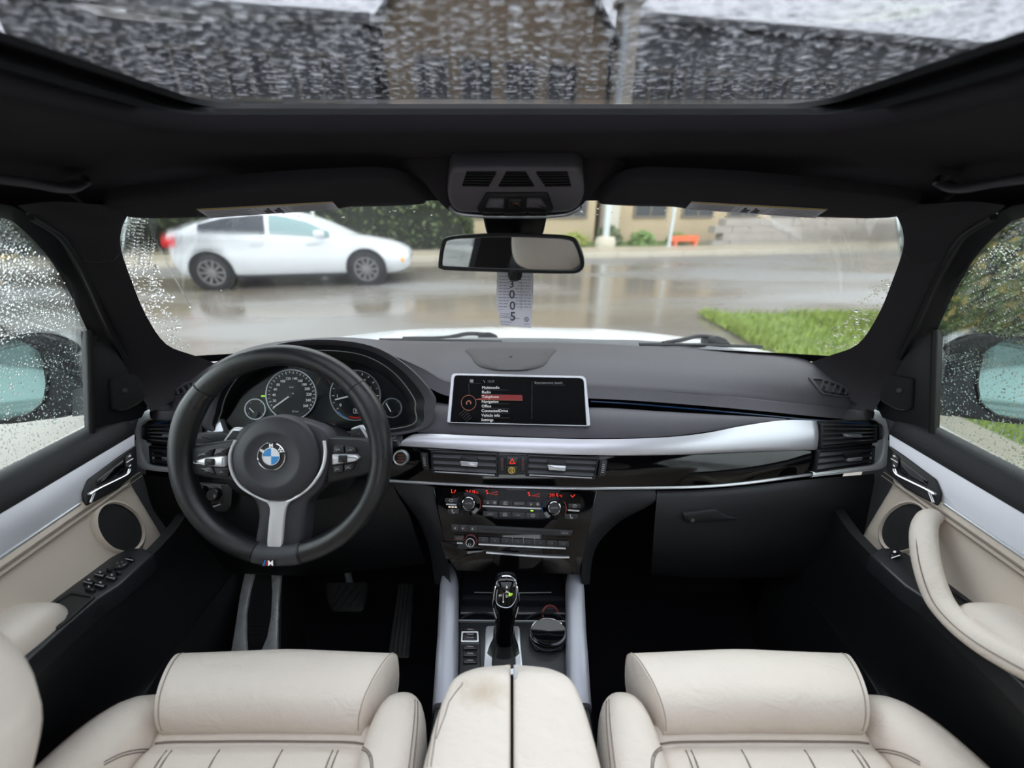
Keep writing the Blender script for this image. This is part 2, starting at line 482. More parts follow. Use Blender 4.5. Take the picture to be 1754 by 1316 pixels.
# ================================================================== the setting outside
def road_mat():
    m = bpy.data.materials.new('wet_asphalt'); m.use_nodes = True; nt = m.node_tree; b = nt.nodes['Principled BSDF']
    tc = nd(nt, 'ShaderNodeTexCoord')
    n1 = nd(nt, 'ShaderNodeTexNoise', Scale=.35, Detail=4.0); n2 = nd(nt, 'ShaderNodeTexNoise', Scale=60.0, Detail=3.0)
    mp = nd(nt, 'ShaderNodeMapping'); mp.inputs['Scale'].default_value = (.35, 1.0, 1); mp.inputs['Rotation'].default_value = (0, 0, -.18)
    nt.links.new(tc.outputs['Object'], mp.inputs[0]); nt.links.new(mp.outputs[0], n1.inputs['Vector']); nt.links.new(tc.outputs['Object'], n2.inputs['Vector'])
    cr_ = nd(nt, 'ShaderNodeValToRGB'); cr_.color_ramp.elements[0].position = .42; cr_.color_ramp.elements[1].position = .6
    cr_.color_ramp.elements[0].color = (.125, .105, .082, 1); cr_.color_ramp.elements[1].color = (.175, .172, .168, 1)
    nt.links.new(n1.outputs['Fac'], cr_.inputs[0]); nt.links.new(cr_.outputs[0], b.inputs['Base Color'])
    mr = nd(nt, 'ShaderNodeMapRange'); mr.inputs[1].default_value = .45; mr.inputs[2].default_value = .58; mr.inputs[3].default_value = .12; mr.inputs[4].default_value = .45
    nt.links.new(n1.outputs['Fac'], mr.inputs[0]); nt.links.new(mr.outputs[0], b.inputs['Roughness'])
    bp = nd(nt, 'ShaderNodeBump', Strength=.12, Distance=.004); nt.links.new(n2.outputs['Fac'], bp.inputs['Height']); nt.links.new(bp.outputs[0], b.inputs['Normal'])
    b.inputs['Specular IOR Level'].default_value = .4
    return m
M['road'] = road_mat()
M['concrete'] = mat('wet_pale_concrete', (140, 135, 125), .4, vary=.12, vscale=3, bump=('n', 40, .3))
M['sidewalk'] = mat('wet_beige_pavement', (160, 150, 132), .4, vary=.1, vscale=2)
M['kerb'] = mat('kerb_stone', (186, 178, 162), .5, vary=.1, vscale=5)
M['soil'] = mat('mossy_soil', (86, 104, 48), .9, vary=.25, vscale=6)
M['grass'] = mat('grass_blades', (130, 146, 74), .6, vary=.45, vscale=2.5)
M['hedge'] = mat('dark_hedge_leaves', (84, 96, 60), .6, vary=.35, vscale=3)
M['leaf'] = mat('green_hedge_leaves', (112, 138, 74), .5, vary=.4, vscale=8)
M['leafy'] = mat('yellowing_leaves', (205, 184, 92), .5, vary=.2, vscale=8)
M['core'] = mat('dark_twigs', (30, 36, 24), .9)
M['bush'] = mat('yellow_green_shrub', (138, 146, 72), .6, vary=.3, vscale=4)
M['wallbrown'] = mat('brown_render', (128, 112, 92), .8, vary=.12, vscale=.8)
M['wallbeige'] = mat('beige_stone_facade', (178, 160, 132), .8, vary=.15, vscale=.7)
M['walldark'] = mat('dark_grey_cladding', (80, 82, 83), .7, vary=.15, vscale=.6)
M['roofdark'] = mat('dark_roof_metal', (70, 72, 74), .5)
M['winframe'] = mat('pale_window_frame', (190, 182, 168), .6)
M['winbrown'] = mat('grey_brown_window_frame', (112, 104, 94), .6)
M['windark'] = mat('dark_window_pane', (28, 32, 36), .08)
M['greywall'] = mat('grey_stone_wall', (158, 152, 146), .7, vary=.14, vscale=1.5)
M['pole'] = mat('galvanised_pole', (190, 196, 198), .45, metal=.2)
M['redplastic'] = mat('red_plastic', (225, 60, 55), .5)
M['orangeplastic'] = mat('orange_plastic', (226, 110, 70), .5)
M['yellowpaint'] = mat('yellow_road_paint', (226, 186, 40), .6)
M['fence'] = mat('dark_green_fence_boards', (58, 66, 52), .7, vary=.2, vscale=4)

ST = math.radians(10.3)
def S(u, w, z=0.0): return V((u * math.cos(ST) - w * math.sin(ST), 12.9 + u * math.sin(ST) + w * math.cos(ST), z))
def sbox(mb, u0, u1, w0, w1, z0, z1):
    vs = [S(u, w, z) for z in (z0, z1) for w in (w0, w1) for u in (u0, u1)]
    return mb.add(vs, [[0, 2, 3, 1], [4, 5, 7, 6], [0, 1, 5, 4], [2, 6, 7, 3], [0, 4, 6, 2], [1, 3, 7, 5]])

g = MB(); g.box((-70, -40, -.3), (70, 90, 0))
tag(g.build('ground', M['road'], smooth=0), 'wet grey-brown asphalt street with puddles in front of the windshield', 'road', kind='structure')
m = MB(); sbox(m, -45, 45, .16, 2.4, 0, .13)
tag(m.build('sidewalk', M['sidewalk'], smooth=0), 'wet beige pavement across the street behind the white sedan', 'sidewalk', kind='structure')
ks = thing('kerb', S(-30, 0), 'row of pale kerb stones along the far side of the street', 'kerb', kind='structure')
km = None
for i in range(40):
    a = MB(); sbox(a, -30 + i * 1.2 + .01, -30 + (i + 1) * 1.2 - .01, 0, .155, 0, .15)
    a.build('kerb_stone', M['kerb'], ks, smooth=0)
m = MB(); m.box((2.2, -2.5, 0), (3.33, 3.4, .05))
tag(m.build('roadside_slab', M['concrete'], smooth=0), 'wet grey concrete strip between the passenger door and the hedge', 'pavement', kind='structure')
m = MB(); m.box((3.0, -2.5, 0), (7.5, 5.75, .03))
tag(m.build('verge', M['soil'], smooth=0), 'mossy green verge soil under the grass at the roadside', 'verge', kind='structure')

rg = random.Random(3)
m = MB()
for i in range(11000):
    x = 3.02 + abs(rg.random()) ** 1.2 * 3.6; y = rg.uniform(.2, 5.75)
    if x > 4.15 and y < 4.15: y = rg.uniform(4.15, 5.75)
    if rg.random() < .15: x = 3.02 - rg.random() * .22
    if y < 3.4 and x < 3.35: x = rg.uniform(3.35, 4.1)
    h = rg.uniform(.04, .13); a = rg.uniform(0, 6.28); w = .008
    dx, dy = math.cos(a) * w, math.sin(a) * w; lx, ly = rg.uniform(-.06, .06), rg.uniform(-.06, .06)
    m.add([(x - dx, y - dy, .025), (x + dx, y + dy, .025), (x + lx * .5 + dx * .6, y + ly * .5 + dy * .6, .025 + h * .6), (x + lx, y + ly, .025 + h)], [[0, 1, 2], [0, 2, 3]])
tag(m.build('grass', M['grass'], smooth=0, recalc=False), 'short bright green grass growing on the roadside verge', 'grass', kind='stuff')

def leaves(mb, n, box, size, rng, shell=.35):
    (x0, x1), (y0, y1), (z0, z1) = box
    for i in range(n):
        p = [rng.uniform(x0, x1), rng.uniform(y0, y1), rng.uniform(z0, z1)]
        if rng.random() < .8:
            k = rng.choice((0, 0, 1, 1, 2)); lo, hi = box[k]; d = rng.random() ** 2 * shell
            p[k] = (lo + d) if rng.random() < .6 else (hi - d)
            if k == 2: p[k] = hi - d
        c = V(p); d = V((rng.uniform(-1, 1), rng.uniform(-1, 1), rng.uniform(-.8, .8))).normalized(); e = d.orthogonal().normalized()
        e = Matrix.Rotation(rng.uniform(0, 6.28), 3, d) @ e; s = size * rng.uniform(.6, 1.3)
        mb.add([c - d * s, c + e * s * .45, c + d * s, c - e * s * .45], [[0, 1, 2], [0, 2, 3]])
    return mb
hd = thing('hedge', (5.2, 1.5, 0), 'tall green hedge with yellowing leaves beyond the passenger door window', 'hedge')
c_ = MB(); c_.box((4.55, -3.6, 0), (6.2, 3.85, 1.85)); c_.build('hedge_core', M['core'], hd, smooth=0)
rl = random.Random(5)
leaves(leaves(MB(), 7000, ((4.25, 6.3), (-3.8, 4.1), (.02, 2.0)), .05, rl), 13000, ((4.2, 4.6), (-2.5, 4.1), (.02, 1.95)), .045, rl, .2).build('foliage', M['leaf'], hd, smooth=0, kind='stuff', recalc=False)
leaves(MB(), 4500, ((4.18, 4.6), (-2.5, 4.1), (.02, 1.95)), .05, rl, .2).build('foliage', M['leafy'], hd, smooth=0, kind='stuff', recalc=False)
# dark hedge and fence behind the white sedan
hd = thing('hedge', S(-10, 3), 'long clipped dark green hedge behind the white sedan', 'hedge')
c_ = MB(); sbox(c_, -24, -1.1, 2.6, 3.6, .1, 1.75); c_.build('hedge_core', M['core'], hd, smooth=0)
lf = MB(); rl = random.Random(9)
tmp = leaves(MB(), 11000, ((-24.1, -1.0), (2.45, 3.7), (.1, 1.9)), .11, rl)
lf.v = [S(a.x, a.y, a.z) for a in tmp.v]; lf.f = tmp.f
lf.build('foliage', M['hedge'], hd, smooth=0, kind='stuff', recalc=False)
def shrub(u, w, r, h, mt, label, n=500):
    o = thing('shrub', S(u, w, .1), label, 'shrub', 'low shrubs in the bed across the street')
    mb = MB(); rr = random.Random(int(u * 100))
    for i in range(n):
        d = V((rr.gauss(0, 1), rr.gauss(0, 1), abs(rr.gauss(0, 1)))).normalized() * (rr.random() ** .4)
        c = S(u + d.x * r, w + d.y * r, .1 + d.z * h); e = V((rr.uniform(-1, 1), rr.uniform(-1, 1), rr.uniform(-1, 1))).normalized(); q = e.orthogonal(); s = .09
        mb.add([c - e * s, c + q * s * .5, c + e * s, c - q * s * .5], [[0, 1, 2, 3]])
    mb.build('foliage', mt, o, smooth=0, kind='stuff', recalc=False)
    st = MB()
    for k in range(4): st.tube([S(u, w, .05), S(u + .1 * math.cos(k * 1.6), w + .1 * math.sin(k * 1.6), .1 + h * .6)], .02, 5)
    st.build('stem', M['core'], o)
shrub(3.1, 3.3, .75, .55, M['bush'], 'round yellow-green shrub beside the pale lamp post base')
shrub(6.2, 3.4, .6, .6, M['leaf'], 'small green shrub between the two street poles')
shrub(7.8, 3.3, .55, .5, M['leaf'], 'small green shrub right behind the orange barrier')
shrub(4.9, 3.9, .6, .8, M['hedge'], 'taller dark green shrub behind the pale lamp post base')
m = MB(); sbox(m, -1.0, 9.2, 2.42, 5.4, 0, .1)
tag(m.build('planting_bed', M['soil'], smooth=0), 'strip of mossy planting soil behind the far pavement', 'soil', kind='structure')
m = MB()
b_ = S(4.35, 2.9, 0)
po = thing('lamp_post', S(4.35, 2.9, .05), 'pale grey lamp post with a wide concrete foot across the street', 'lamp post')
MB().lathe(S(4.35, 2.9, .05), V((0, 0, 1)), [(.42, 0), (.42, .3), (.34, .42), (.12, .45)], 16).build('concrete_foot', M['kerb'], po)
MB().lathe(S(4.35, 2.9, .45), V((0, 0, 1)), [(.13, 0), (.13, 3), (.09, 7.0)], 12).build('pole', M['pole'], po)
def signpole(u, w, r, h, label):
    o = thing('street_pole', S(u, w, .1), label, 'pole')
    MB().lathe(S(u, w, .1), V((0, 0, 1)), [(r * 2.2, 0), (r * 2.2, .03), (r, .05), (r, h)], 10).build('pole', M['pole'], o)
    MB().lathe(S(u, w, .1), V((0, 0, 1)), [(0, 0), (r * 2.8, 0), (r * 2.8, .02), (0, .02)], 10).build('base_plate', M['pole'], o)
signpole(6.75, 2.2, .07, 3.2, 'thin grey street pole beside the orange barrier')
signpole(-6.3, 2.2, .055, 3.0, 'thin pale pole rising behind the hood of the white sedan')
ob = thing('barrier', S(7.6, 2.6, .1), 'low orange plastic barrier standing by the thin grey street pole', 'barrier')
a = MB(); sbox(a, 7.0, 8.2, 2.45, 2.6, .28, .5); a.build('board', M['orangeplastic'], ob, smooth=0)
for u in (7.1, 8.0):
    a = MB(); sbox(a, u, u + .1, 2.35, 2.7, .1, .3); a.build('foot', M['orangeplastic'], ob, smooth=0)
a = MB(); sbox(a, 8.9, 22, 2.5, 2.9, 0, 1.05)
sw = thing('stone_wall', S(15, 2.7), 'low grey stone wall along the pavement right of the orange barrier', 'wall')
for r_ in range(4):
    for i in range(17):
        a = MB(); u0 = 8.9 + i * .8 + (.4 if r_ % 2 else 0); sbox(a, u0 + .01, u0 + .79, 2.5 + random.Random(i * 7 + r_).uniform(-.02, .02), 2.95, .02 + r_ * .28, .29 + r_ * .28)
        a.build('stone', M['greywall'], sw, smooth=0)
rp = MB(); q = G(217, 434); rp.lathe(V((q.x, q.y, 0)), V((0, 0, 1)), [(.16, 0), (.16, .04), (.06, .06), (.06, 1.0), (.03, 1.05)], 12)
tag(rp.build('marker_post', M['redplastic']), 'red plastic marker post near the hedge end by the driver side pillar', 'post')
yl = MB(); q0, q1 = G(-60, 466), G(38, 447)
d_ = (q1 - q0).normalized(); n_ = V((-d_.y, d_.x, 0)) * .35
yl.add([q0, q1, q1 + n_, q0 + n_] + [x + V((0, 0, .16)) for x in (q0, q1, q1 + n_, q0 + n_)], [[0, 1, 2, 3], [4, 5, 6, 7], [0, 1, 5, 4], [1, 2, 6, 5], [2, 3, 7, 6], [3, 0, 4, 7]])
tag(yl.build('painted_kerb', M['yellowpaint'], smooth=0), 'yellow painted kerb seen through the driver door window', 'kerb')

# buildings across the street
def building(name, label, u0, u1, w0, depth, zb, ztop, lower, upper, wins, gable=0, rows=()):
    o = thing(name, S((u0 + u1) / 2, w0), label, 'building')
    a = MB(); sbox(a, u0, u1, w0, w0 + depth, 0, zb); a.build('ground_floor', lower, o, smooth=0)
    a = MB(); sbox(a, u0, u1, w0, w0 + depth, zb, ztop)
    if gable:
        um = (u0 + u1) / 2
        vs = [S(u0, w0, ztop), S(u1, w0, ztop), S(um, w0, ztop + gable), S(u0, w0 + depth, ztop), S(u1, w0 + depth, ztop), S(um, w0 + depth, ztop + gable)]
        a.add(vs, [[0, 1, 2], [3, 5, 4]])
        r = MB()
        for (x0, x1) in ((u0 - .3, um), (u1 + .3, um)):
            z0 = ztop - .3 * gable / (um - u0)
            q = [S(x0, w0 - .35, z0), S(x1, w0 - .35, ztop + gable), S(x1, w0 + depth, ztop + gable), S(x0, w0 + depth, z0)]
            r.add(q + [p + V((0, 0, .2)) for p in q], [[0, 1, 2, 3], [4, 7, 6, 5], [0, 4, 5, 1], [1, 5, 6, 2], [2, 6, 7, 3], [3, 7, 4, 0]])
        r.build('roof', M['roofdark'], o, smooth=0)
    else:
        r = MB(); sbox(r, u0 - .15, u1 + .15, w0 - .2, w0 + depth, ztop, ztop + .3); r.build('parapet', M['roofdark'], o, smooth=0)
    a.build('wall', upper, o, smooth=0)
    r = MB(); sbox(r, u0, u1, w0 - .12, w0, zb - .12, zb + .12); r.build('string_course', M['winframe'], o, smooth=0)
    for (wu, wz, ww, wh) in wins:
        f = MB(); sbox(f, wu - .1, wu + ww + .1, w0 - .07, w0, wz - .1, wz); sbox(f, wu - .1, wu + ww + .1, w0 - .07, w0, wz + wh, wz + wh + .1)
        for uu in (wu - .1, wu + ww, wu + ww / 2 - .04): sbox(f, uu, uu + (.1 if uu != wu + ww / 2 - .04 else .08), w0 - .07, w0, wz, wz + wh)
        fo = f.build('window', M['winbrown'], o, smooth=0)
        for uu in (wu, wu + ww / 2 + .04):
            p = MB(); sbox(p, uu, uu + ww / 2 - .04, w0 - .03, w0 + .01, wz, wz + wh); p.build('pane', M['windark'], fo, smooth=0)
    return o
wz = [(u, z, 1.1, 1.25) for z in (5.35, 7.6) for u in (-2.6, -.9, .8, 2.5)] + [(u, 1.2, 1.2, 1.6) for u in (-3.0, -.6, 1.8, 3.2)]
building('gabled_house', 'tall brown gabled house with paired windows above the street', -3.7, 4.9, 5.6, 8, 4.6, 7.6, M['wallbeige'], M['wallbrown'], [w for w in wz if w[1] < 7], gable=5.2)
building('flat_roofed_block', 'dark grey flat-roofed block on the hedge side of the brown gabled house', -15.5, -4.2, 5.9, 8, 3.4, 7.5, M['wallbeige'], M['walldark'], [(-14 + i * 2.4, z, 1.5, 1.3) for i in range(4) for z in (1.2, 5.2)])
building('flat_roofed_block', 'dark grey flat-roofed block beside the white corner column', 6.1, 34, 5.9, 8, 3.4, 8.2, M['wallbeige'], M['walldark'], [(7 + i * 2.5, z, 1.5, 1.3) for i in range(10) for z in (1.2, 5.4)])  # long right end added to darken the sky reflection on the road
cc = MB(); sbox(cc, 5.25, 5.95, 5.3, 6.0, 0, 8.6)
sbox(cc, 5.1, 6.1, 5.15, 6.1, 8.6, 8.8)
tag(cc.build('corner_column', M['winframe'], smooth=0), 'tall white column between the brown house and the grey block', 'column')

# ------------------------------------------------------------------ white sedan in the street
def sedan():
    root = thing('sedan', V((0, 0, 0)), 'white four-door sedan driving past in the wet street', 'car')
    def sec(x, w, zb, zs):
        h = [(-.88, zb), (-1, zb + .14), (-1.0, zb + (zs - zb) * .55), (-.97, zs - .04), (-.86, zs + .02), (-.45, zs + .05), (0, zs + .06)]
        h = h + [(-a, b) for a, b in h[-2::-1]]
        return [V((x, a * w, b)) for a, b in h]
    st = [(0, .62, .50, .88), (.04, .74, .40, .99), (.2, .84, .30, 1.03), (.65, .915, .22, 1.02), (1.5, .925, .19, .98), (2.5, .925, .19, .95), (3.3, .92, .19, .92), (3.9, .90, .20, .84), (4.35, .85, .24, .74), (4.6, .74, .30, .64), (4.7, .55, .38, .56)]
    st = [((.95 - (.95 - a[0]) * .8) if a[0] < .95 else a[0],) + a[1:] for a in st]
    b = MB(); b.loft([sec(*a) for a in st], 3, 1, cv=False)
    n = 13
    b.f.append(list(range(n))); b.f.append([len(b.v) - n + i for i in range(n)])
    b.build('body', M['carwhite'], root, 50)
    gh = [(.42, 1.03, .78, 1.06), (.8, 1.03, .82, 1.22), (1.3, 1.0, .83, 1.37), (1.9, .98, .84, 1.44), (2.3, .97, .84, 1.43), (2.8, .95, .84, 1.29), (3.3, .94, .83, 1.02), (3.45, .93, .8, .94)]
    r = MB(); rows = []
    for x, zb, w, zr in gh:
        k = (zr - zb) / .46
        h = [(-w, zb - .03), (-w + .1 * k, zb + (zr - zb) * .55), (-w + .22 * k, zr - .03 * k), (-.4, zr), (0, zr + .01)]
        h += [(-a, c) for a, c in h[-2::-1]]; rows.append([V((x, a, c)) for a, c in h])
    r.loft(rows, 3, 1); r.build('roof', M['carwhite'], root, 50)
    # side windows follow the greenhouse flank
    def flank(x, f):
        for i in range(len(gh) - 1):
            if gh[i][0] <= x <= gh[i + 1][0]:
                s = (x - gh[i][0]) / (gh[i + 1][0] - gh[i][0]); zb, w, zr = (gh[i][j] * (1 - s) + gh[i + 1][j] * s for j in (1, 2, 3)); break
        k = (zr - zb) / .46; g_ = .06 + f * .82
        inn = .1 * k * g_ / .55 if g_ < .55 else .1 * k + .12 * k * (g_ - .55) / .4
        return zb + (zr - zb) * g_, -(w - inn) - .014
    def window(x0, x1, nm, mt, side):
        mb = MB(); rows = []
        for i in range(9):
            x = x0 + (x1 - x0) * i / 8
            row = []
            for f in (.05, .5, .95):
                z, y = flank(x, f); row.append(V((x, y * side, z)))
            row += [p + V((0, -.02 * side * -1, 0)) for p in row[::-1]]
            rows.append(row)
        mb.grid(rows, False, True, True).build(nm, mt, root, 30)
    for sd in (1, -1):
        window(.85, 2.02, 'rear_side_window', M['carglass'], sd); window(2.1, 3.2, 'front_side_window', M['carglass2'], sd)
    for x in (.95, 3.83):
        for sd in (-1, 1):
            y = sd * .925
            ar = MB(); ar.lathe(V((x, y - sd * .12, .34)), V((0, sd, 0)), [(.0, 0), (.40, 0), (.40, .128), (.33, .13), (0, .1)], 28); ar.build('wheel_arch', M['gap'], root)
            w = MB(); w.lathe(V((x, y - sd * .17, .335)), V((0, sd, 0)), [(.0, 0), (.30, 0), (.335, .03), (.335, .17), (.31, .195), (.24, .195), (.235, .17), (0, .17)], 28)
            wo = w.build('wheel', M['tyre'], root)
            rm = MB(); o = V((x, y + sd * .005, .335))
            rm.lathe(o, V((0, sd, 0)), [(.06, 0), (.06, .02), (0, .024)], 12); rm.lathe(o, V((0, sd, 0)), [(.24, -.01), (.24, .02), (.215, .02), (.21, -.01)], 28)
            for k in range(10):
                a = k * math.pi / 5; d = V((math.cos(a), 0, math.sin(a))); e = V((-d.z, 0, d.x)) * .02
                rm.add([o + d * .05 - e, o + d * .05 + e, o + d * .22 + e * .8, o + d * .22 - e * .8] + [p + V((0, sd * .015, 0)) for p in (o + d * .05 - e, o + d * .05 + e, o + d * .22 + e * .8, o + d * .22 - e * .8)], [[0, 1, 2, 3], [4, 5, 6, 7], [0, 1, 5, 4], [1, 2, 6, 5], [2, 3, 7, 6], [3, 0, 4, 7]])
            rm.build('rim', M['wheelrim'], wo)
    for sd in (-1, 1):
        t = MB(); t.box((.20, sd * .70, .80), (.44, sd * .875, .93), .03); t.build('tail_light', M['taillight'], root)
        t = MB(); t.box((4.42, sd * .66, .44), (4.60, sd * .79, .53), .02); t.build('marker_lamp', M['marker'], root)
        t = MB(); t.box((2.95, sd * .88, .96), (3.14, sd * 1.06, 1.09), .04); t.build('door_mirror', M['carwhite'], root)
        t = MB(); t.box((1.0, sd * .86, .2), (3.6, sd * .915, .27), .02); t.build('sill', M['plast'], root)
        for x in (1.75, 2.75):
            t = MB(); t.box((x, sd * .915, .83), (x + .22, sd * .94, .86), .008); t.build('door_handle', M['satin'], root)
    return root
sd0 = sedan()
qa, qb = G(373, 497), G(632, 489)
ang = math.atan2(qb.y - qa.y, qb.x - qa.x)
sd0.rotation_euler = (0, 0, ang)
dirv = V((math.cos(ang), math.sin(ang), 0)); nrm = V((-dirv.y, dirv.x, 0))
sd0.location = V((qa.x, qa.y, 0)) - dirv * .95 + nrm * .925
def copy_tree(o, parent=None):
    c = o.copy(); col.objects.link(c)
    if parent: c.parent = parent
    for ch in [x for x in bpy.data.objects if x.parent == o]: copy_tree(ch, c)
    return c
# children were made with the root at the origin, so the root may be moved freely
sd1 = copy_tree(sd0)
sd1['label'] = 'white car cut off by the frame edge outside the driver door window'
sd1.rotation_euler = (0, 0, ang + .05)
sd1.location = V((-7.1, 4.75, 0)) - dirv * 4.7
sd2 = copy_tree(sd0)
sd2['label'] = 'white car parked far away behind the grey stone wall'
sd2.rotation_euler = (0, 0, ang)
sd2.location = S(19.0, 4.4)

# ================================================================== the cabin shell
def sup(a, y0, y1, r):
    out = []
    def side(p, q): out.extend(lerp_(p, q, k / 20) for k in range(20))
    def lerp_(p, q, t): return (p[0] + (q[0] - p[0]) * t, p[1] + (q[1] - p[1]) * t)
    def corner(cx, cy, a0): out.extend((cx + r * math.cos(math.radians(a0 + k * 11.25)), cy + r * math.sin(math.radians(a0 + k * 11.25))) for k in range(8))
    side((a, y0 + r), (a, y1 - r)); corner(a - r, y1 - r, 0)
    side((a - r, y1), (-a + r, y1)); corner(-a + r, y1 - r, 90)
    side((-a, y1 - r), (-a, y0 + r)); corner(-a + r, y0 + r, 180)
    side((-a + r, y0), (a - r, y0)); corner(a - r, y0 + r, 270)
    return out
IN = sup(.395, -1.0, .52, .055); OUT = sup(.635, -1.7, .69, .16)
def hl(s, z):
    out = []
    for a, b in zip(IN, OUT):
        x = a[0] + (b[0] - a[0]) * s; y = a[1] + (b[1] - a[1]) * s
        f_ = max(0, min(1, (y - .50) / .15)) * s ** 3
        out.append(C(x, y, z + .026 * f_))
    return out
rows = [hl(.0, .098), hl(.004, .084), hl(.05, .078), hl(.3, .071), hl(.55, .058), hl(.8, .034), hl(.95, .008), hl(1.0, -.012)]
hlm = MB().loft(rows, 3, 1, cv=True) if False else MB()
cols_ = [crv([r[j] for r in rows], 3) for j in range(len(rows[0]))]
hlm.grid([[c[i] for c in cols_] for i in range(len(cols_[0]))], False, True)
ceiling = hlm.build('ceiling', M['liner'], smooth=60, kind='structure')
tag(ceiling, 'charcoal cloth headliner around the sunroof opening', 'headliner', kind='structure')
# bulge of the headliner around the overhead console
plb = Pl.p3((877, 285, .53), (700, 285, .53), (877, 372, .588))
bo = crv([(690, 296), (722, 312), (745, 340), (765, 360), (788, 371), (877, 374), (968, 371), (990, 360), (1010, 340), (1034, 312), (1066, 296), (1060, 270), (877, 262), (696, 270)], 4, True)
MB().slab(plb, bo, -.05, .0, .004).build('console_bulge', M['liner'], ceiling, 50)

def ring_at(a, yf, z, e=.045): return [C(x, y, z) for x, y in sup(a, -1.0, yf, e)]
w2 = thing('window_2', C(0, .2, .13), 'tinted sunroof glass covered in raindrops with the black frame around it', 'sunroof', kind='structure')
fr = [ring_at(.397, .522, .086), ring_at(.405, .533, .090), ring_at(.405, .536, .097), ring_at(.390, .546, .098), ring_at(.390, .552, .105), ring_at(.398, .566, .106), ring_at(.398, .572, .114), ring_at(.385, .583, .116), ring_at(.385, .593, .123), ring_at(.52, .70, .123)]
MB().grid(fr, False, True).build('sunroof_frame', M['roofframe'], w2, 35)
MB().box(C(-.55, -1.1, .125), C(.55, .72, .130)).build('sunroof_glass', M['roofglass'], w2, 0)
dr = MB(); rr = random.Random(21)
placed = {}
for i in range(7600):
    x = rr.uniform(-.42, .42); y = .60 - (rr.random() ** 1.1 * .36 if i % 9 < 5 else rr.uniform(.3, .9))
    s = rr.choice((.0011, .0015, .002, .0026, .0034)) if i > 330 else rr.uniform(.0034, .006)
    a = rr.gauss(0, .4); st = rr.uniform(1, 1.9)
    key = (int(x / .012), int(y / .012)); R_ = s * st
    if any((x - q[0]) ** 2 + (y - q[1]) ** 2 < ((R_ + q[2]) * .95) ** 2 for i_ in (-1, 0, 1) for j_ in (-1, 0, 1) for q in placed.get((key[0] + i_, key[1] + j_), ())): continue
    placed.setdefault(key, []).append((x, y, R_))
    dr.drop(C(x, y, .1303), V((0, 0, 1)), V((math.cos(a), math.sin(a), 0)), s * st, s, s * rr.uniform(.55, .8), 8)
dr.build('raindrops', M['water'], w2, 60, kind='stuff')

# windshield
def ws(u, s):      # u -1..1 across, s 0 base .. 1 header
    hw = .735 + (.615 - .735) * s
    yb = .995 - .20 * abs(u) ** 2.2; yt = .715 - .075 * abs(u) ** 2.2
    zb = -.345 + .045 * u * u; zt = .03 - .035 * u * u
    bow = .018 * math.sin(math.pi * s)
    return C(u * hw, yb + (yt - yb) * s + bow, zb + (zt - zb) * s + bow * .6)
wr = [[ws((-1 + 2 * i / 28) * 1.12, j / 12) for i in range(29)] for j in range(13)]
wmb = MB().sheet(wr, .004, 1, 1, V((0, .6, .8)))
w1 = thing('window_1', C(0, .85, -.2), 'clear windshield with rain at its unwiped corners', 'windshield', kind='structure')
wmb.build('windshield_glass', M['windshield'], w1, 60)
WS = Surf(MB().grid(wr))
dr = MB(); rr = random.Random(11)
def scatter(poly_fn, n, s0, s1, surf, mb, rr, x0, x1, y0, y1, off=.005, outw=V((0, .6, .8))):
    for i in range(n):
        px, py = rr.uniform(x0, x1), rr.uniform(y0, y1)
        if not poly_fn(px, py): continue
        p, nn = surf.hit(px, py)
        nn = -nn if nn.dot(outw) < 0 else nn
        a = rr.uniform(-.5, .5); ta = nn.orthogonal(); ta = (V((1, 0, 0)) - nn * nn.x).normalized(); tb = nn.cross(ta)
        s = s0 + (s1 - s0) * rr.random() ** 2.5
        mb.drop(p + nn * off, nn, (ta * math.cos(a) + tb * math.sin(a)).normalized(), s * rr.uniform(1, 1.6), s, s * .55, 6)
scatter(lambda x, y: x < 238 + (y - 370) * .36 + 8 * math.sin(y * .15), 1500, .0012, .0035, WS, dr, rr, 200, 345, 366, 600)
scatter(lambda x, y: (x - 1395) > (600 - y) * .95 + 8 * math.sin(y * .2), 700, .001, .0026, WS, dr, rr, 1385, 1535, 480, 606)
scatter(lambda x, y: True, 130, .0006, .0014, WS, dr, rr, 250, 1500, 372, 575)
scatter(lambda x, y: y < 378, 160, .001, .0025, WS, dr, rr, 250, 1500, 340, 380)
dr.build('raindrops', M['water'], w1, 60, kind='stuff')
# line of water left by the wiper
tr = MB()
pts = [WS.at(a, b, -.006) for a, b in crv([(240, 378), (262, 410), (285, 455), (310, 500), (325, 530)], 6)]
tr.tube(pts, .0014, 6); tr.build('water_ridge', M['water'], w1)
band = MB().grid([[ws(-1 + 2 * i / 28, s) + V((0, -.003, -.003)) for i in range(29)] for s in (-.02, .035)])
band.build('black_border', M['gap'], w1)

# A pillars
def pillar(side):
    r = [[(232, 352, .57), (165, 350, .535), (95, 345, .49), (30, 352, .45)],
         [(216, 374, .583), (160, 385, .55), (110, 384, .515), (56, 372, .48)],
         [(207, 400, .597), (165, 412, .573), (130, 412, .552), (90, 398, .52)],
         [(208, 430, .612), (178, 445, .598), (148, 446, .582), (112, 430, .555)],
         [(225, 480, .645), (200, 492, .636), (172, 495, .622), (140, 480, .602)],
         [(250, 540, .695), (225, 552, .688), (200, 558, .675), (170, 548, .655)],
         [(285, 590, .76), (258, 605, .75), (232, 615, .735), (202, 614, .708)],
         [(332, 609, .83), (300, 636, .80), (270, 655, .77), (240, 676, .735)],
         [(375, 625, .88), (335, 660, .82), (290, 690, .77), (258, 705, .735)]]
    mb = MB().sheet([[W(*p) for p in row] for row in r], .02, 4, 3)
    return mb if side < 0 else mb.mirror()
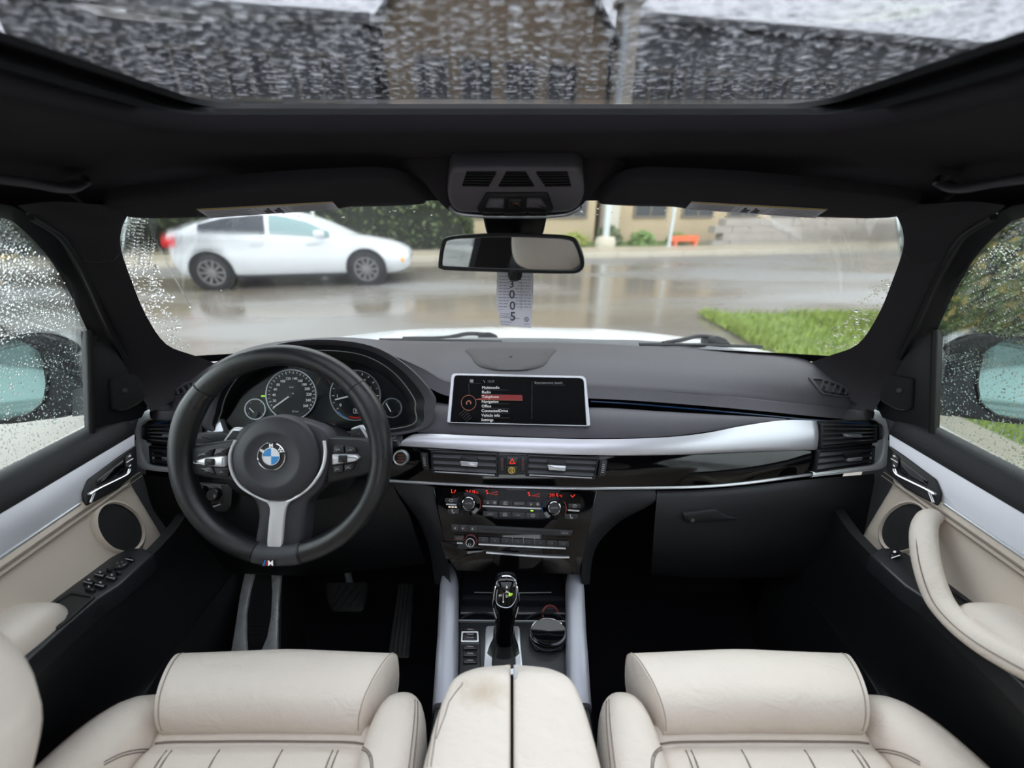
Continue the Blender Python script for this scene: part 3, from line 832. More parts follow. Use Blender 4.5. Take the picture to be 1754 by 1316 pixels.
for nm, sd, lb in (('trim_1', -1, 'dark cloth windshield pillar trim on the steering wheel side'), ('trim_2', 1, 'dark cloth windshield pillar trim on the glovebox side')):
    o = pillar(sd).build(nm, M['pillar'], smooth=60); tag(o, lb, 'pillar', kind='structure')
    e = MB().tube([W(*p) for p in crv([(206, 432, .596), (192, 446, .588), (168, 450, .578), (145, 446, .571)], 4)], .0012, 6)
    (e if sd < 0 else e.mirror()).build('seam', M['gap'], o)
    e = MB().sheet([[W(215, 640, .80), W(290, 670, .84)], [W(215, 745, .80), W(290, 745, .82)]], .02, 1, 1)
    (e if sd < 0 else e.mirror()).build('pillar_filler', M['pillar'], o, 0)  # filler panel added to block daylight through the gap at the pillar base

# floor, firewall, side and rear walls
fl = MB().box(C(-.76, -1.7, -1.14), C(.76, 1.25, -1.10)).build('floor', M['carpet'], smooth=0); tag(fl, 'black carpeted cabin floor under the pedals', 'floor', kind='structure')
fw = MB()
prof = [(.84, -1.10), (1.02, -.95), (1.10, -.75), (1.12, -.42)]
fw.sheet([[C(x, y, z) for x in (-.76, 0, .76)] for y, z in prof], .03, 1, 1, V((0, 1, 0)))
for s_ in (-1, 1): fw.box(C(s_ * .73, .72, -1.1), C(s_ * .76, 1.12, -.42))
tag(fw.build('wall_front', M['carpet'], smooth=0), 'black carpeted toe board below the dashboard', 'wall', kind='structure')
for nm, s_, lb in (('wall_left', -1, 'dark rear cabin side behind the driver door'), ('wall_right', 1, 'dark rear cabin side behind the passenger door')):
    w = MB().box(C(s_ * .70, -1.7, -1.1), C(s_ * .76, -.32, -.36))
    w.sheet([[C(s_ * .745, -.34, -.36), C(s_ * .745, -.10, -.36)], [C(s_ * .625, -.36, .02), C(s_ * .625, -.13, .02)]], .03, 1, 1, V((s_, 0, 0)))
    w.sheet([[C(s_ * .745, -1.7, -.36), C(s_ * .745, -1.3, -.36)], [C(s_ * .625, -1.7, .02), C(s_ * .625, -1.4, .02)]], .03, 1, 1, V((s_, 0, 0)))
    tag(w.build(nm, M['pillar'], smooth=0), lb, 'wall', kind='structure')
    pg = MB().sheet([[C(s_ * .75, -1.32, -.36), C(s_ * .75, -.31, -.36)], [C(s_ * .63, -1.42, .02), C(s_ * .63, -.33, .02)]], .004, 1, 1, V((s_, 0, 0)))
    tag(pg.build('window_5' if s_ < 0 else 'window_6', M['privacy'], smooth=0), 'dark privacy glass of the rear door on the %s side' % ('driver' if s_ < 0 else 'passenger'), 'window', kind='structure')
tag(MB().box(C(-.76, -1.76, -1.1), C(.76, -1.7, -.36)).build('wall_back', M['pillar'], smooth=0), 'dark rear wall of the cabin', 'wall', kind='structure')

# hood, cowl, wipers of the car we sit in
hr = []
for j in range(9):
    s = j / 8; row = []
    for i in range(17):
        u = -1 + i / 8
        y = 1.09 - .20 * u * u + (1.05) * s; z = -.343 - .015 * s - .27 * s ** 1.3 - .012 * u * u - .07 * abs(u) ** 8
        if .3 < abs(u) < .55: z += .004
        row.append(C(u * (.96 - .06 * s), y, z))
    hr.append(row)
tag(MB().sheet(hr, .02, 1, 1, V((0, 0, -1))).build('car_hood', M['carpaint'], smooth=60), 'wet white hood beyond the windshield base', 'hood')
cw = MB().sheet([[C(u / 8 * .74, 1.00 - .2 * (u / 8) ** 2 + dy, z) for u in range(-8, 9)] for dy, z in ((0, -.352), (.06, -.362), (.10, -.366))], .02, 1, 1, V((0, 0, -1)))
tag(cw.build('cowl_panel', M['gap'], smooth=40), 'black cowl panel along the windshield base', 'cowl')
def wiper(x0, y0, lab, pts, cap):
    o = thing('wiper', W(*pts[-1]), lab, 'wiper')
    MB().tube([W(*p) for p in crv(pts, 4)], .006, 8).build('wiper_arm', M['rubber'], o)
    b = MB(); pl = Pl(W(*pts[-1]), V((0, -1, .3))); b.slab(pl, cap, -.03, .012, .004); b.build('pivot_cover', M['plast'], o)
    a = pts[0]; bl = [(a[0] - 40, a[1] + 2, a[2] - .02), (a[0] + 60, a[1] + 3, a[2] - .01), (a[0] + 170, a[1] + 6, a[2] - .01)]
    MB().tube([W(*p) for p in bl], .005, 6).build('wiper_blade', M['rubber'], o)
wiper(0, 0, 'wiper with its pivot in front of the speaker grille', [(690, 580, 1.13), (760, 579, 1.14), (800, 572, 1.15), (832, 573, 1.15)], rnd([(818, 584), (820, 571), (838, 569), (850, 574), (858, 584)], 3))
wiper(0, 0, 'wiper with its pivot in front of the passenger end of the dashboard', [(1135, 588, 1.09), (1170, 582, 1.10), (1196, 576, 1.11), (1222, 578, 1.11)], rnd([(1208, 590), (1210, 578), (1226, 575), (1240, 580), (1250, 591)], 3))
# ================================================================== doors (left one shaped, right one mirrored)
PS = Pl(C(-.71, 0, -.383), V((.885, 0, .466)))
PB = Pl(C(-.692, 0, -.43), V((.971, 0, .239)))
psh = Pl.p3((126, 1001, .66 * 660 / 751), (259, 954, .60 * 660 / 618), (167, 1026, .60 * 660 / 710))
sail = Pl.p3((155, 578, .66), (160, 740, .677), (252, 690, .75))
def door(side):
    left = side < 0
    lab = 'driver door with ivory leather, speaker and window switch panel' if left else 'passenger door with ivory leather and a curved pull handle'
    root = thing('door_1' if left else 'door_2', C(side * .70, .3, -1.05), lab, 'door', kind='structure')
    def put(mb, name, m, parent=None, sm=50, label=None):
        return (mb if left else mb.mirror()).build(name, M[m], parent or root, sm, label)
    Y = [-.34, -.1, .1, .3, .45, .56, .64, .70]
    put(MB().sheet([[C(x, y, z) for x, z in ((-.772, -.372), (-.768, -.358), (-.756, -.350), (-.738, -.350), (-.722, -.360), (-.711, -.386))] for y in Y[:-3]] + [[C(x, y + .05 * max(0, (-.711 - x)) / .061 * q, z) for x, z in ((-.772, -.372), (-.768, -.358), (-.756, -.350), (-.738, -.350), (-.722, -.360), (-.711, -.386))] for y, q in ((.56, .3), (.60, .7), (.624, 1))], .012, 1, 2, V((-.3, 0, -1))), 'sill_pad', 'dashdark')
    ys = [-.34, 0, .3, .45, .54, .622]
    tr = put(MB().sheet([[C(x, y - (.02 * j if y > .6 else 0), z) for j, (x, z) in enumerate(((-.7105, -.385), (-.700, -.403), (-.690, -.425)))] for y in ys], .01, 1, 3, V((-1, 0, 0))), 'metal_trim', 'alu')
    put(MB().tube([C(-.6885, y, -.4265) for y in (-.34, 0, .3, .48)], .0026, 8), 'trim_edge', 'satin', tr)
    # recess with the inside handle
    rc = put(MB().slab(PS, rnd([(140, 846), (149, 822), (203, 782), (216, 773), (231, 763), (234, 808), (202, 838), (146, 868)], 4), -.012, .004, .002), 'handle_recess', 'plast')
    put(MB().slab(PS, rnd([(160, 826), (205, 791), (213, 788), (208, 812), (162, 835)], 4), .003, .005, .001), 'recess_cup', 'piano', rc)
    hn = put(MB().tube([PS.at(a, b, .016) for a, b in crv([(141, 853), (158, 843), (185, 830), (206, 819), (211, 810)], 4)], .0030, 8, sq=.6), 'door_handle', 'chrome')
    put(MB().tube([PS.at(a, b, .012) for a, b in ((147, 866), (151, 856), (155, 845))], .0022, 8), 'handle_pivot', 'chrome', hn)
    sw = put(MB().slab(PS, rnd([(209, 786), (217, 778), (223, 782), (223, 802), (217, 808), (211, 803)], 3), .003, .009, .002), 'lock_switch', 'darkbtn')
    put(MB().ribbon(PS, [(210, 796), (222, 789)], 1.4, .0095).ribbon(PS, [(214, 786), (218, 784)], 2, .0095).ribbon(PS, [(215, 803), (218, 800)], 2, .0095), 'symbol', 'white', sw, 0)
    # ivory leather panel
    rows = []
    for y in [-.34, -.1, .1, .25, .36, .45, .52, .565, .585]:
        zb = -.513 - .33 * max(0, y - .40); k = (-.447 - zb) / .119
        pr = [(-.694, -.424), (-.686, -.429), (-.6815, -.434), (-.6835, -.4385), (-.680, -.443), (-.681, -.450), (-.672, -.447 - .05 * k), (-.663, -.447 - .095 * k), (-.657, zb)]
        d = .012 if y > .58 else 0
        rows.append([C(x - d, y - (.035 * j / 8 * max(0, (y - .45) / .135)), z) for j, (x, z) in enumerate(pr)])
    pm = MB().sheet(rows, .02, 2, 2, V((-1, 0, 0)))
    pan = put(pm, 'leather_panel', 'beiged')
    sf = Surf(pm)
    for dz in (.0, .007):
        put(MB().tube([C(-.6795 + .002 * (dz > 0), y, -.4385 - dz + .002) for y in (-.34, 0, .3, .5, .575)], .0009, 5), 'stitching', 'stitch', pan)
    c0 = sf.at(205, 904); n0 = sf.hit(205, 904)[1]
    SQ = Matrix.Translation(c0) @ Matrix.Diagonal((1, .66, 1, 1)) @ Matrix.Translation(-c0)
    put(MB().lathe(c0, n0, [(.054, -.004), (.052, .004), (.048, .006), (.0455, .003), (.0445, -.004)], 36, False).move(SQ), 'speaker_ring', 'beiged')
    put(MB().lathe(c0, n0, [(.0455, -.004), (.045, .002), (.03, .005), (.0, .006)], 36).move(SQ), 'speaker_grille', 'fabricmesh')
    # switch shelf
    sh = put(MB().slab(psh, [(245, 938), (264, 950), (202, 1004), (167, 1026), (112, 1074), (30, 1148), (-60, 1235), (-60, 1140), (60, 1050), (88, 1029), (126, 1000), (186, 955), (222, 938)], -.03, 0, .003), 'switch_shelf', 'deck')
    put(MB().ring(psh, rnd([(93, 1032), (121, 1014), (165, 1024), (118, 1066), (98, 1080), (84, 1060)], 4), rnd([(97, 1034), (121, 1019), (158, 1026), (116, 1062), (100, 1073), (90, 1058)], 4), 0, .003, .001), 'pull_cup', 'plast')
    put(MB().slab(psh, rnd([(97, 1034), (121, 1019), (158, 1026), (116, 1062), (100, 1073), (90, 1058)], 4), -.02, .0008), 'pull_cup_floor', 'gap')
    def btn(cx, cy, a, b, nm='switch', parent=None):
        e1, e2 = (.79, -.61), (.95, .26)
        out = [(cx + e1[0] * a * i + e2[0] * b * j, cy + e1[1] * a * i + e2[1] * b * j) for i, j in ((-1, -1), (1, -1), (1, 1), (-1, 1))]
        o = put(MB().slab(psh, rnd(out, 2), 0, .006, .002), nm, 'darkbtn')
        return o
    if left:
        for cx, cy in ((172, 988), (192, 993), (153, 1001), (173, 1006)):
            o = btn(cx, cy, 5, 8, 'window_switch')
            put(MB().ribbon(psh, [(cx - 9, cy + 1), (cx + 6, cy + 5)], 1.2, .0066).slab(psh, ell(cx + 1, cy - 2, 2.2, 1.8, 8), .006, .0066), 'symbol', 'grey', o, 0)
        o = btn(155, 1013, 3, 8, 'lock_switch'); put(MB().slab(psh, ell(154, 1011, 2, 1.6, 8), .006, .0066), 'symbol', 'grey', o, 0)
        for cx, cy in ((187, 979), (204, 984)): btn(cx, cy, 2.4, 4, 'mirror_switch')
        o = put(MB().lathe(psh.at(208, 972), psh.n, [(.0085, 0), (.008, .005), (.005, .006), (0, .0055)], 16), 'mirror_knob', 'darkbtn')
        for k in range(4):
            a = k * math.pi / 2 + .4; put(MB().slab(psh, ell(208 + 6 * math.cos(a), 972 + 4 * math.sin(a), 1.2, 1, 6), .0055, .0068), 'symbol', 'grey', o, 0)
        o = btn(224, 961, 3, 6, 'lock_switch'); put(MB().ribbon(psh, [(216, 963), (230, 966)], 1.4, .0066), 'symbol', 'grey', o, 0)
    else:
        o = btn(222, 954, 4, 7, 'window_switch')
        put(MB().ribbon(psh, [(214, 957), (229, 962)], 1.6, .0066).slab(psh, ell(223, 951, 2.6, 2, 8), .006, .0066), 'symbol', 'white', o, 0)
    # black lower panel with a map pocket
    rows = []
    for y, xt in ((-.34, -.60), (0, -.60), (.25, -.598), (.36, -.60), (.45, -.603), (.53, -.618), (.60, -.645), (.68, -.675)):
        zt = -.522 - .12 * max(0, y - .4); f = max(0, 1 - max(0, y - .15) / .27)
        rows.append([C(x, y, z) for x, z in ((xt, zt), (xt - .004, zt - .035), (-.640, -.66), (-.648, -.755), (-.645 + .055 * f, -.765), (-.645 + .075 * f, -.775), (-.645 + .07 * f, -.83), (-.645 + .04 * f, -.97), (-.66, -1.07))])
    put(MB().sheet(rows, .02, 2, 2, V((-1, 0, 0))), 'lower_panel', 'plast')
    # padded armrest
    rows = []
    for y, s in ((-.34, 1), (-.1, 1), (.1, 1), (.235, 1), (.29, .985), (.325, .93), (.347, .80), (.360, .55), (.365, .2)):
        loop = []
        for k in range(20):
            a = 2 * math.pi * k / 20; cx, cz = math.cos(a), math.sin(a); e = .55
            x = -.645 + .047 * s * math.copysign(abs(cx) ** e, cx); z = -.513 + .042 * s * math.copysign(abs(cz) ** e, cz) - .006 * (1 - s)
            loop.append(C(x, y, z))
        rows.append(loop)
    am = MB().loft(rows, 2, 1, True, True); ar = put(am, 'armrest', 'beige', sm=60)
    put(MB().tube([C(-.5985, y, -.510) for y in (-.34, 0, .2, .29)] + [C(-.606, .325, -.511), C(-.615, .345, -.512)], .0012, 5), 'stitching', 'stitch', ar)
    # upper frame, corner panel and outer skin
    fr = [[(-140, 345, .395), (-140, 362, .405)], [(0, 349, .444), (0, 373, .463)], [(45, 366, .475), (36, 392, .492)], [(90, 394, .52), (76, 432, .543)], [(116, 428, .562), (100, 468, .58)], [(144, 480, .61), (122, 507, .617)], [(174, 548, .662), (150, 568, .657)], [(208, 612, .71), (160, 592, .664)]]
    put(MB().sheet([[W(*a), W(*b)] for a, b in fr], .025, 3, 1), 'window_frame', 'plast')
    put(MB().tube([W(*p) for p in crv([(52, 372, .474), (100, 402, .525), (126, 436, .565), (152, 485, .608), (182, 552, .657), (214, 615, .712)], 4)], .004, 8), 'door_seal', 'rubber')
    sp = put(MB().slab(sail, [(152, 570), (178, 566), (202, 604), (256, 692), (244, 716), (158, 745)], -.02, 0, .003), 'corner_panel', 'plast')
    tw = put(MB().slab(sail, rnd([(186, 648), (230, 641), (238, 650), (246, 682), (236, 692), (206, 706), (188, 700)], 5), 0, .007, .003), 'tweeter_grille', 'fabricmesh')
    put(MB().ribbon(sail, crv([(198, 701), (215, 699), (240, 685)], 4), 1.3, .008).slab(sail, ell(209, 668, 5, 4, 10), .007, .008), 'tweeter_emblem', 'dim', tw, 0)
    put(MB().tube([W(152, 566, .652), W(154, 620, .658), W(157, 745, .672)], .005, 8), 'glass_channel', 'rubber')
    put(MB().sheet([[C(x, y, z) for x, z in ((-.778, -.365), (-.80, -.45), (-.815, -.65), (-.80, -1.05))] for y in (-.34, .2, .72)], .01, 1, 3, V((1, 0, 0))), 'outer_skin', 'carwhite')
    if not left:
        hp = [(1607, 884, .686), (1592, 887, .665), (1583, 905, .645), (1583, 940, .625), (1592, 985, .610), (1610, 1030, .602), (1640, 1066, .598), (1680, 1098, .596), (1730, 1128, .597), (1800, 1165, .600), (1900, 1215, .603)]
        pts = crv([WX(a, b, x) for a, b, x in hp], 5)
        gh = MB().tube(pts, [.0125 + .0035 * min(1, i / 12) for i in range(len(pts))], 14, sq=.85).build('pull_handle', M['beige'], root, 60)
        off = [p + V((-.0145, -.002, .004)) for p in pts[4:]]
        MB().tube(off, .0008, 5).build('stitching', M['stitch'], gh)
    return root
dl = door(-1); dr_ = door(1)

# door glass
for nm, sd, lb in (('window_3', -1, 'rain-spotted glass of the driver door'), ('window_4', 1, 'rain-spotted glass of the passenger door')):
    gm = MB().sheet([[C(x * -sd * -1 if False else x, y, z) for x, z in ((-.770, -.36), (-.735, -.20), (-.628, .005))] for y in (-.30, .1, .45, .70)], .004, 1, 4, V((-1, 0, 0)))
    o = thing(nm, C(sd * .74, .3, -.36), lb, 'window', kind='structure')
    (gm if sd < 0 else gm.mirror()).build('door_glass', M['sideglass'], o, 60)
    sf = Surf(MB().grid([[C(x, y, z) for x, z in ((-.770, -.36), (-.735, -.20), (-.628, .005))] for y in (-.30, .1, .45, .70)]))
    d = MB(); rr = random.Random(31 + sd)
    scatter(lambda x, y: y > 372 + max(0, x) * 1.15 - 25, 9800 if sd > 0 else 8000, .0005, .0015, sf, d, rr, -260, 162, 368, 960, .005, V((-1, 0, 0)))
    (d if sd < 0 else d.mirror()).build('raindrops', M['water'], o, 60, kind='stuff')

# exterior mirrors
def side_mirror(sd, lab):
    pl = Pl(W(1680, 650, .86), V((-.30, -1, .17)))
    o = thing('side_mirror', C(sd * .95, .8, -.45), lab, 'mirror')
    def put(mb, n, m, par=None, sm=50): return (mb if sd > 0 else mb.mirror()).build(n, M[m], par or o, sm)
    sh = crv([(1606, 690), (1610, 655), (1617, 620), (1626, 596), (1643, 584), (1682, 573), (1730, 576), (1790, 590), (1830, 620), (1838, 670), (1815, 715), (1760, 729), (1690, 722), (1640, 714)], 3, True)
    rows = []
    for h, ins in ((-.13, 45), (-.12, 22), (-.09, 9), (-.05, 2), (-.015, -1)): rows.append([pl.at(a, b, h) for a, b in inset(sh, ins)])
    mb = MB().grid(rows, False, True); mb.f.append(list(range(len(sh)))); put(mb, 'housing', 'carpaint', sm=60)
    put(MB().slab(pl, inset(sh, 1.5), -.03, .004, .006), 'inner_shell', 'plast')
    gl = rnd([(1680, 600), (1703, 590), (1790, 608), (1820, 640), (1818, 700), (1760, 719), (1702, 708), (1676, 688), (1670, 655)], 10)
    put(MB().ring(pl, inset(gl, -4), gl, .003, .010, .002), 'glass_rim', 'rubber')
    put(MB().slab(pl, gl, .002, .0065), 'mirror_glass', 'mirrorteal', sm=0)
    d = MB(); rr = random.Random(5)
    put(MB().sheet([[W(1585, 655, .74), W(1600, 660, .80), W(1630, 668, .86)], [W(1585, 705, .74), W(1600, 710, .80), W(1630, 714, .86)]], .05, 2, 2), 'mounting_arm', 'carpaint' if False else 'plast')
side_mirror(-1, 'rain-covered exterior mirror outside the driver door window'); side_mirror(1, 'rain-covered exterior mirror outside the passenger door window, in front of the hedge')
# ================================================================== dashboard
dash = thing('dashboard', C(0, .8, -.75), 'charcoal dashboard with brushed metal and gloss black trim under the windshield', 'dashboard')
def wrow(l): return [W(*p) for p in l]
cols_top = [
 [(254, 690, .785), (254, 706, .78), (251, 723, .776)],
 [(329, 646, .83), (364, 694, .785), (364, 713, .775)],
 [(387, 612, .885), (400, 640, .83), (400, 665, .83)],
 [(450, 592, .93), (480, 606, .84), (480, 630, .84)],
 [(560, 584, .99), (590, 592, .83), (590, 618, .83)],
 [(640, 583, 1.02), (662, 606, .785), (660, 634, .78)],
 [(705, 584, 1.03), (722, 630, .80), (722, 658, .79)],
 [(770, 585, 1.035), (775, 656, .815), (775, 680, .80)],
 [(877, 586, 1.035), (877, 657, .82), (877, 680, .80)],
 [(1000, 588, 1.025), (985, 660, .817), (985, 682, .80)],
 [(1100, 593, .99), (1080, 665, .81), (1080, 686, .795)],
 [(1250, 601, .95), (1200, 674, .80), (1200, 695, .787)],
 [(1367, 612, .885), (1300, 684, .793), (1300, 704, .78)],
 [(1425, 646, .83), (1390, 694, .785), (1390, 713, .775)],
 [(1500, 690, .785), (1500, 706, .78), (1503, 723, .776)]]
rows = []
for c in cols_top:
    a, b, d = wrow(c)
    m1 = a.lerp(b, .35) + V((0, 0, .012)); m2 = a.lerp(b, .72) + V((0, 0, .014)); m3 = a.lerp(b, .95) + V((0, 0, .004)); m4 = b.lerp(d, .12)
    rows.append([a, m1, m2, m3, b, m4, d])
tp = MB().sheet(rows, .02, 5, 3)
TOP = tp.build('top_pad', M['dash'], dash, 50)
SF = Surf(tp)
pts_low = [(364, 720, .795), (480, 720, .80), (600, 700, .80), (680, 672, .80), (735, 680, .805), (775, 692, .808), (877, 695, .806), (985, 693, .806), (1080, 694, .802), (1200, 703, .794), (1300, 712, .79), (1385, 720, .79)]
pts_up = [(364, 710, .80), (480, 640, .80), (600, 610, .80), (680, 640, .80), (735, 660, .805), (775, 675, .812), (877, 676, .812), (985, 678, .812), (1080, 682, .808), (1200, 691, .80), (1300, 700, .795), (1385, 708, .795)]
MB().sheet([[a + V((0, .012, 0)), b + V((0, .035, -.012))] for a, b in zip(wrow(pts_up), wrow(pts_low))], .02, 3, 1).build('shadow_gap', M['gap'], dash)
bl = [(1012, 688, .797), (1080, 692, .794), (1200, 702, .786), (1300, 711, .779), (1390, 719.5, .774), (1490, 727, .769)]
MB().tube(crv(wrow(bl), 4), .0016, 6).build('light_guide', M['blue'], dash, label='thin blue light strip below the top pad')
bl = [(262, 728, .769), (300, 719, .773), (345, 712, .777), (372, 706, .78)]
MB().tube(crv(wrow(bl), 4), .0016, 6).build('light_guide', M['blue'], dash)
# soft lower pad
top = [(745, 690, .80), (790, 696, .797), (870, 699, .794), (960, 699, .792), (1040, 700, .789), (1120, 705, .784), (1210, 710, .779), (1290, 714, .775), (1345, 717.5, .772)]
bot = [(716, 741, .765), (780, 744, .76), (860, 746.5, .754), (950, 750, .75), (1040, 751, .75), (1130, 748.5, .752), (1210, 740, .758), (1285, 727, .765), (1348, 718.5, .770)]
rows = []
for a, b in zip(wrow(top), wrow(bot)):
    k = (a - b).length / .06
    rows.append([a + V((0, .01, -.004)), a, a.lerp(b, .3) + V((0, -.004, .006)) * k, a.lerp(b, .7) + V((0, -.004, .006)) * k, b, b + V((0, .012, -.004))])
lpm = MB().sheet(rows, .015, 4, 3)
lpm.build('lower_pad', M['dash'], dash, 50)
# brushed strip
top = [(698, 749, .756), (720, 743, .757), (800, 746, .752), (860, 748.5, .749), (1000, 752.5, .744), (1120, 750.5, .745), (1203, 743, .75), (1271, 730, .757), (1343, 720, .765), (1399.5, 721, .77)]
bot = [(683, 763.5, .748), (716, 765.5, .745), (800, 771, .742), (860, 774.5, .74), (1000, 779.5, .736), (1120, 779.5, .738), (1203, 777, .743), (1272, 773.5, .75), (1345, 771, .757), (1399.5, 769.5, .764)]
rows = [[a, a.lerp(b, .5) + V((0, -.003, .003)), b, b + V((0, .008, -.004))] for a, b in zip(wrow(top), wrow(bot))]
MB().sheet(rows, .012, 4, 3).build('metal_strip', M['alu'], dash, 50, label='long brushed aluminium strip across the dashboard')
pl_ = Pl.p3((356, 741, .765), (378, 733, .765), (360, 707, .78))
MB().slab(pl_, [(356, 742), (360, 706), (373, 706), (384, 738), (378, 744)], -.012, .002, .001).build('metal_strip', M['alu'], dash)
MB().slab(Pl.p3((335, 742, .765), (356, 741, .765), (345, 722, .775)), [(330, 744), (334, 728), (359, 718), (356, 744)], -.012, 0, .001).build('side_pad', M['dash'], dash)
# gloss black band and chrome line
top = [(676, 766, .752), (716, 768, .749), (800, 773, .746), (860, 777, .744), (1000, 782, .74), (1120, 782, .742), (1203, 779.5, .747), (1272, 776, .754), (1345, 773, .761), (1398, 771, .768)]
bot = [(668, 823, .747), (716, 826, .745), (800, 830, .742), (860, 833, .741), (1000, 836, .738), (1120, 835, .74), (1203, 833, .745), (1272, 827.5, .75), (1345, 818, .758), (1388, 812, .765)]
rows = [[a + V((0, .01, .004)), a, a.lerp(b, .5) + V((0, -.003, .002)), b] for a, b in zip(wrow(top), wrow(bot))]
pb = MB().sheet(rows, .012, 4, 3); pb.build('gloss_band', M['piano'], dash, 50)
MB().tube(crv([p + V((0, -.002, 0)) for p in wrow(bot)], 4), .0027, 8).build('chrome_line', M['satin'], dash)
# lower dash right: glovebox and its surround
top = [(1022, 841, .742), (1060, 841, .742), (1118, 840, .745), (1121, 840, .745)]
MB().sheet([[W(*p) for p in c] for c in (
  [(1022, 841, .742), (1060, 841, .742), (1122, 840, .746)], [(1018, 862, .742), (1056, 862, .742), (1119, 862, .746)],
  [(1006, 905, .742), (1020, 908, .75), (1060, 895, .775)], [(998, 945, .745), (1004, 950, .76), (1020, 940, .80)], [(996, 1000, .75), (1004, 1002, .77), (1010, 1000, .81)])], .02, 4, 4).build('centre_flank', M['dashdark'], dash, 50)
MB().sheet([[W(*p) for p in c] for c in (
  [(742, 834, .742), (715, 829, .744), (672, 826, .748)], [(746, 860, .742), (722, 858, .744), (690, 856, .75)],
  [(756, 905, .742), (742, 905, .75), (715, 890, .775)], [(766, 955, .745), (758, 958, .76), (735, 940, .80)], [(772, 1000, .75), (763, 1004, .77), (745, 1000, .81)])], .02, 4, 4).build('centre_flank', M['dashdark'], dash, 50)
gb = thing('glovebox', C(.42, .68, -.6), 'dark glovebox lid with a small pull handle below the gloss trim', 'glovebox')
gr = [[(1125, 841, .748), (1200, 839.5, .75), (1300, 831, .757), (1400, 820, .766), (1497, 812, .772)],
      [(1125, 852, .742), (1200, 851, .744), (1300, 845, .75), (1400, 836, .76), (1497, 828, .77)],
      [(1122, 885, .747), (1200, 886, .75), (1300, 882, .757), (1400, 874, .765), (1490, 864, .775)],
      [(1118, 940, .79), (1200, 945, .79), (1300, 945, .795), (1400, 940, .80), (1478, 925, .81)],
      [(1115, 985, .86), (1200, 990, .86), (1300, 990, .86), (1400, 985, .86), (1468, 970, .86)]]
gm = MB().sheet([wrow(r) for r in gr], .03, 4, 4); gm.build('lid', M['dashdark'], gb, 50)
GS = Surf(gm)
MB().slab(GS, rnd([(1166, 877), (1224, 870), (1232, 876), (1262, 887), (1218, 891), (1172, 892)], 4), -.004, .008, .003).build('handle', M['plast'], gb)
MB().slab(GS, rnd([(1174, 880), (1212, 876), (1216, 884), (1178, 888)], 3), .008, .0095).build('handle_cup', M['gap'], gb)
MB().lathe(GS.at(1182, 886, .009), GS.hit(1182, 886)[1], [(.004, 0), (.004, .002), (0, .002)], 12).build('lock', M['dim'], gb)
# driver side knee panel
kr = [[(244, 812, .775), (330, 822, .775), (450, 824, .77), (560, 822, .762), (672, 824, .75)],
      [(250, 832, .77), (330, 842, .768), (450, 850, .765), (560, 848, .758), (680, 846, .75)],
      [(262, 872, .775), (330, 882, .77), (450, 895, .77), (560, 893, .765), (700, 880, .765)],
      [(290, 915, .80), (340, 930, .80), (450, 945, .80), (560, 945, .80), (715, 925, .80)],
      [(300, 960, .88), (350, 975, .88), (450, 985, .88), (560, 985, .88), (730, 965, .86)]]
km = MB().sheet([wrow(r) for r in kr], .02, 4, 4); km.build('knee_panel', M['plast'], dash, 50)
MB().sheet([wrow([(250, 720, .80), (330, 725, .81), (450, 742, .80), (600, 748, .80), (720, 742, .79)]), wrow([(250, 815, .79), (330, 826, .79), (450, 828, .785), (600, 826, .78), (700, 826, .77)])], .02, 2, 3).build('column_panel', M['plast'], dash)
MB().sheet([wrow([(395, 735, .775), (470, 738, .775), (545, 740, .775), (620, 741, .775), (690, 745, .772)]), wrow([(395, 752, .76), (470, 756, .755), (545, 758, .755), (620, 758, .755), (690, 757, .758)])], .02, 3, 3).build('binnacle_ledge', M['dash'], dash)
# speaker grille on the dash top
go = crv([(800, 597), (875, 596), (950, 597), (943, 612), (932, 627), (905, 634.5), (875, 636), (845, 634.5), (818, 627), (807, 612)], 3, True)
grm = MB()
cen = (875, 613)
loops = [[SF.at(cen[0] + (a - cen[0]) * k, cen[1] + (b - cen[1]) * k, .0025 if k < .98 else 0) for a, b in go] for k in (1, .97, .75, .5, .25, .04)]
grm.grid(loops, False, True); grm.build('speaker_grille', M['grille'], dash, 60)
# defroster vents on the pad
def defrost(side):
    fo = [(1384, 648), (1403, 648.5), (1433, 656), (1458, 669), (1467, 681), (1450, 681.5), (1406, 676)]
    fi = [(1391, 651), (1404, 651.5), (1431, 659), (1453, 670.5), (1460, 679), (1448, 679), (1409, 673.5)]
    o = thing('defroster_vent', SF.at(1420, 665), 'slotted demister outlet on the dash top at the ' + ('passenger' if side > 0 else 'driver') + ' side pillar', 'vent')
    def put(mb, n, m): return (mb if side > 0 else mb.mirror()).build(n, M[m], o, 40)
    put(MB().ring(SF, resample(fo, 42), resample(fi, 42), -.003, .003, .001), 'frame', 'dash')
    put(MB().slab(SF, resample(fi, 42), -.002, .0008, fan=True), 'slot_floor', 'gap')
    for k in range(5):
        x = 1407 + k * 10; put(MB().ribbon(SF, [(x + 3, 653 + k * 3.7), (x - 4 + k * .8, 669 + k * 2.1)], 3.4, .0035, -.001), 'slat', 'dash')
defrost(1); defrost(-1)

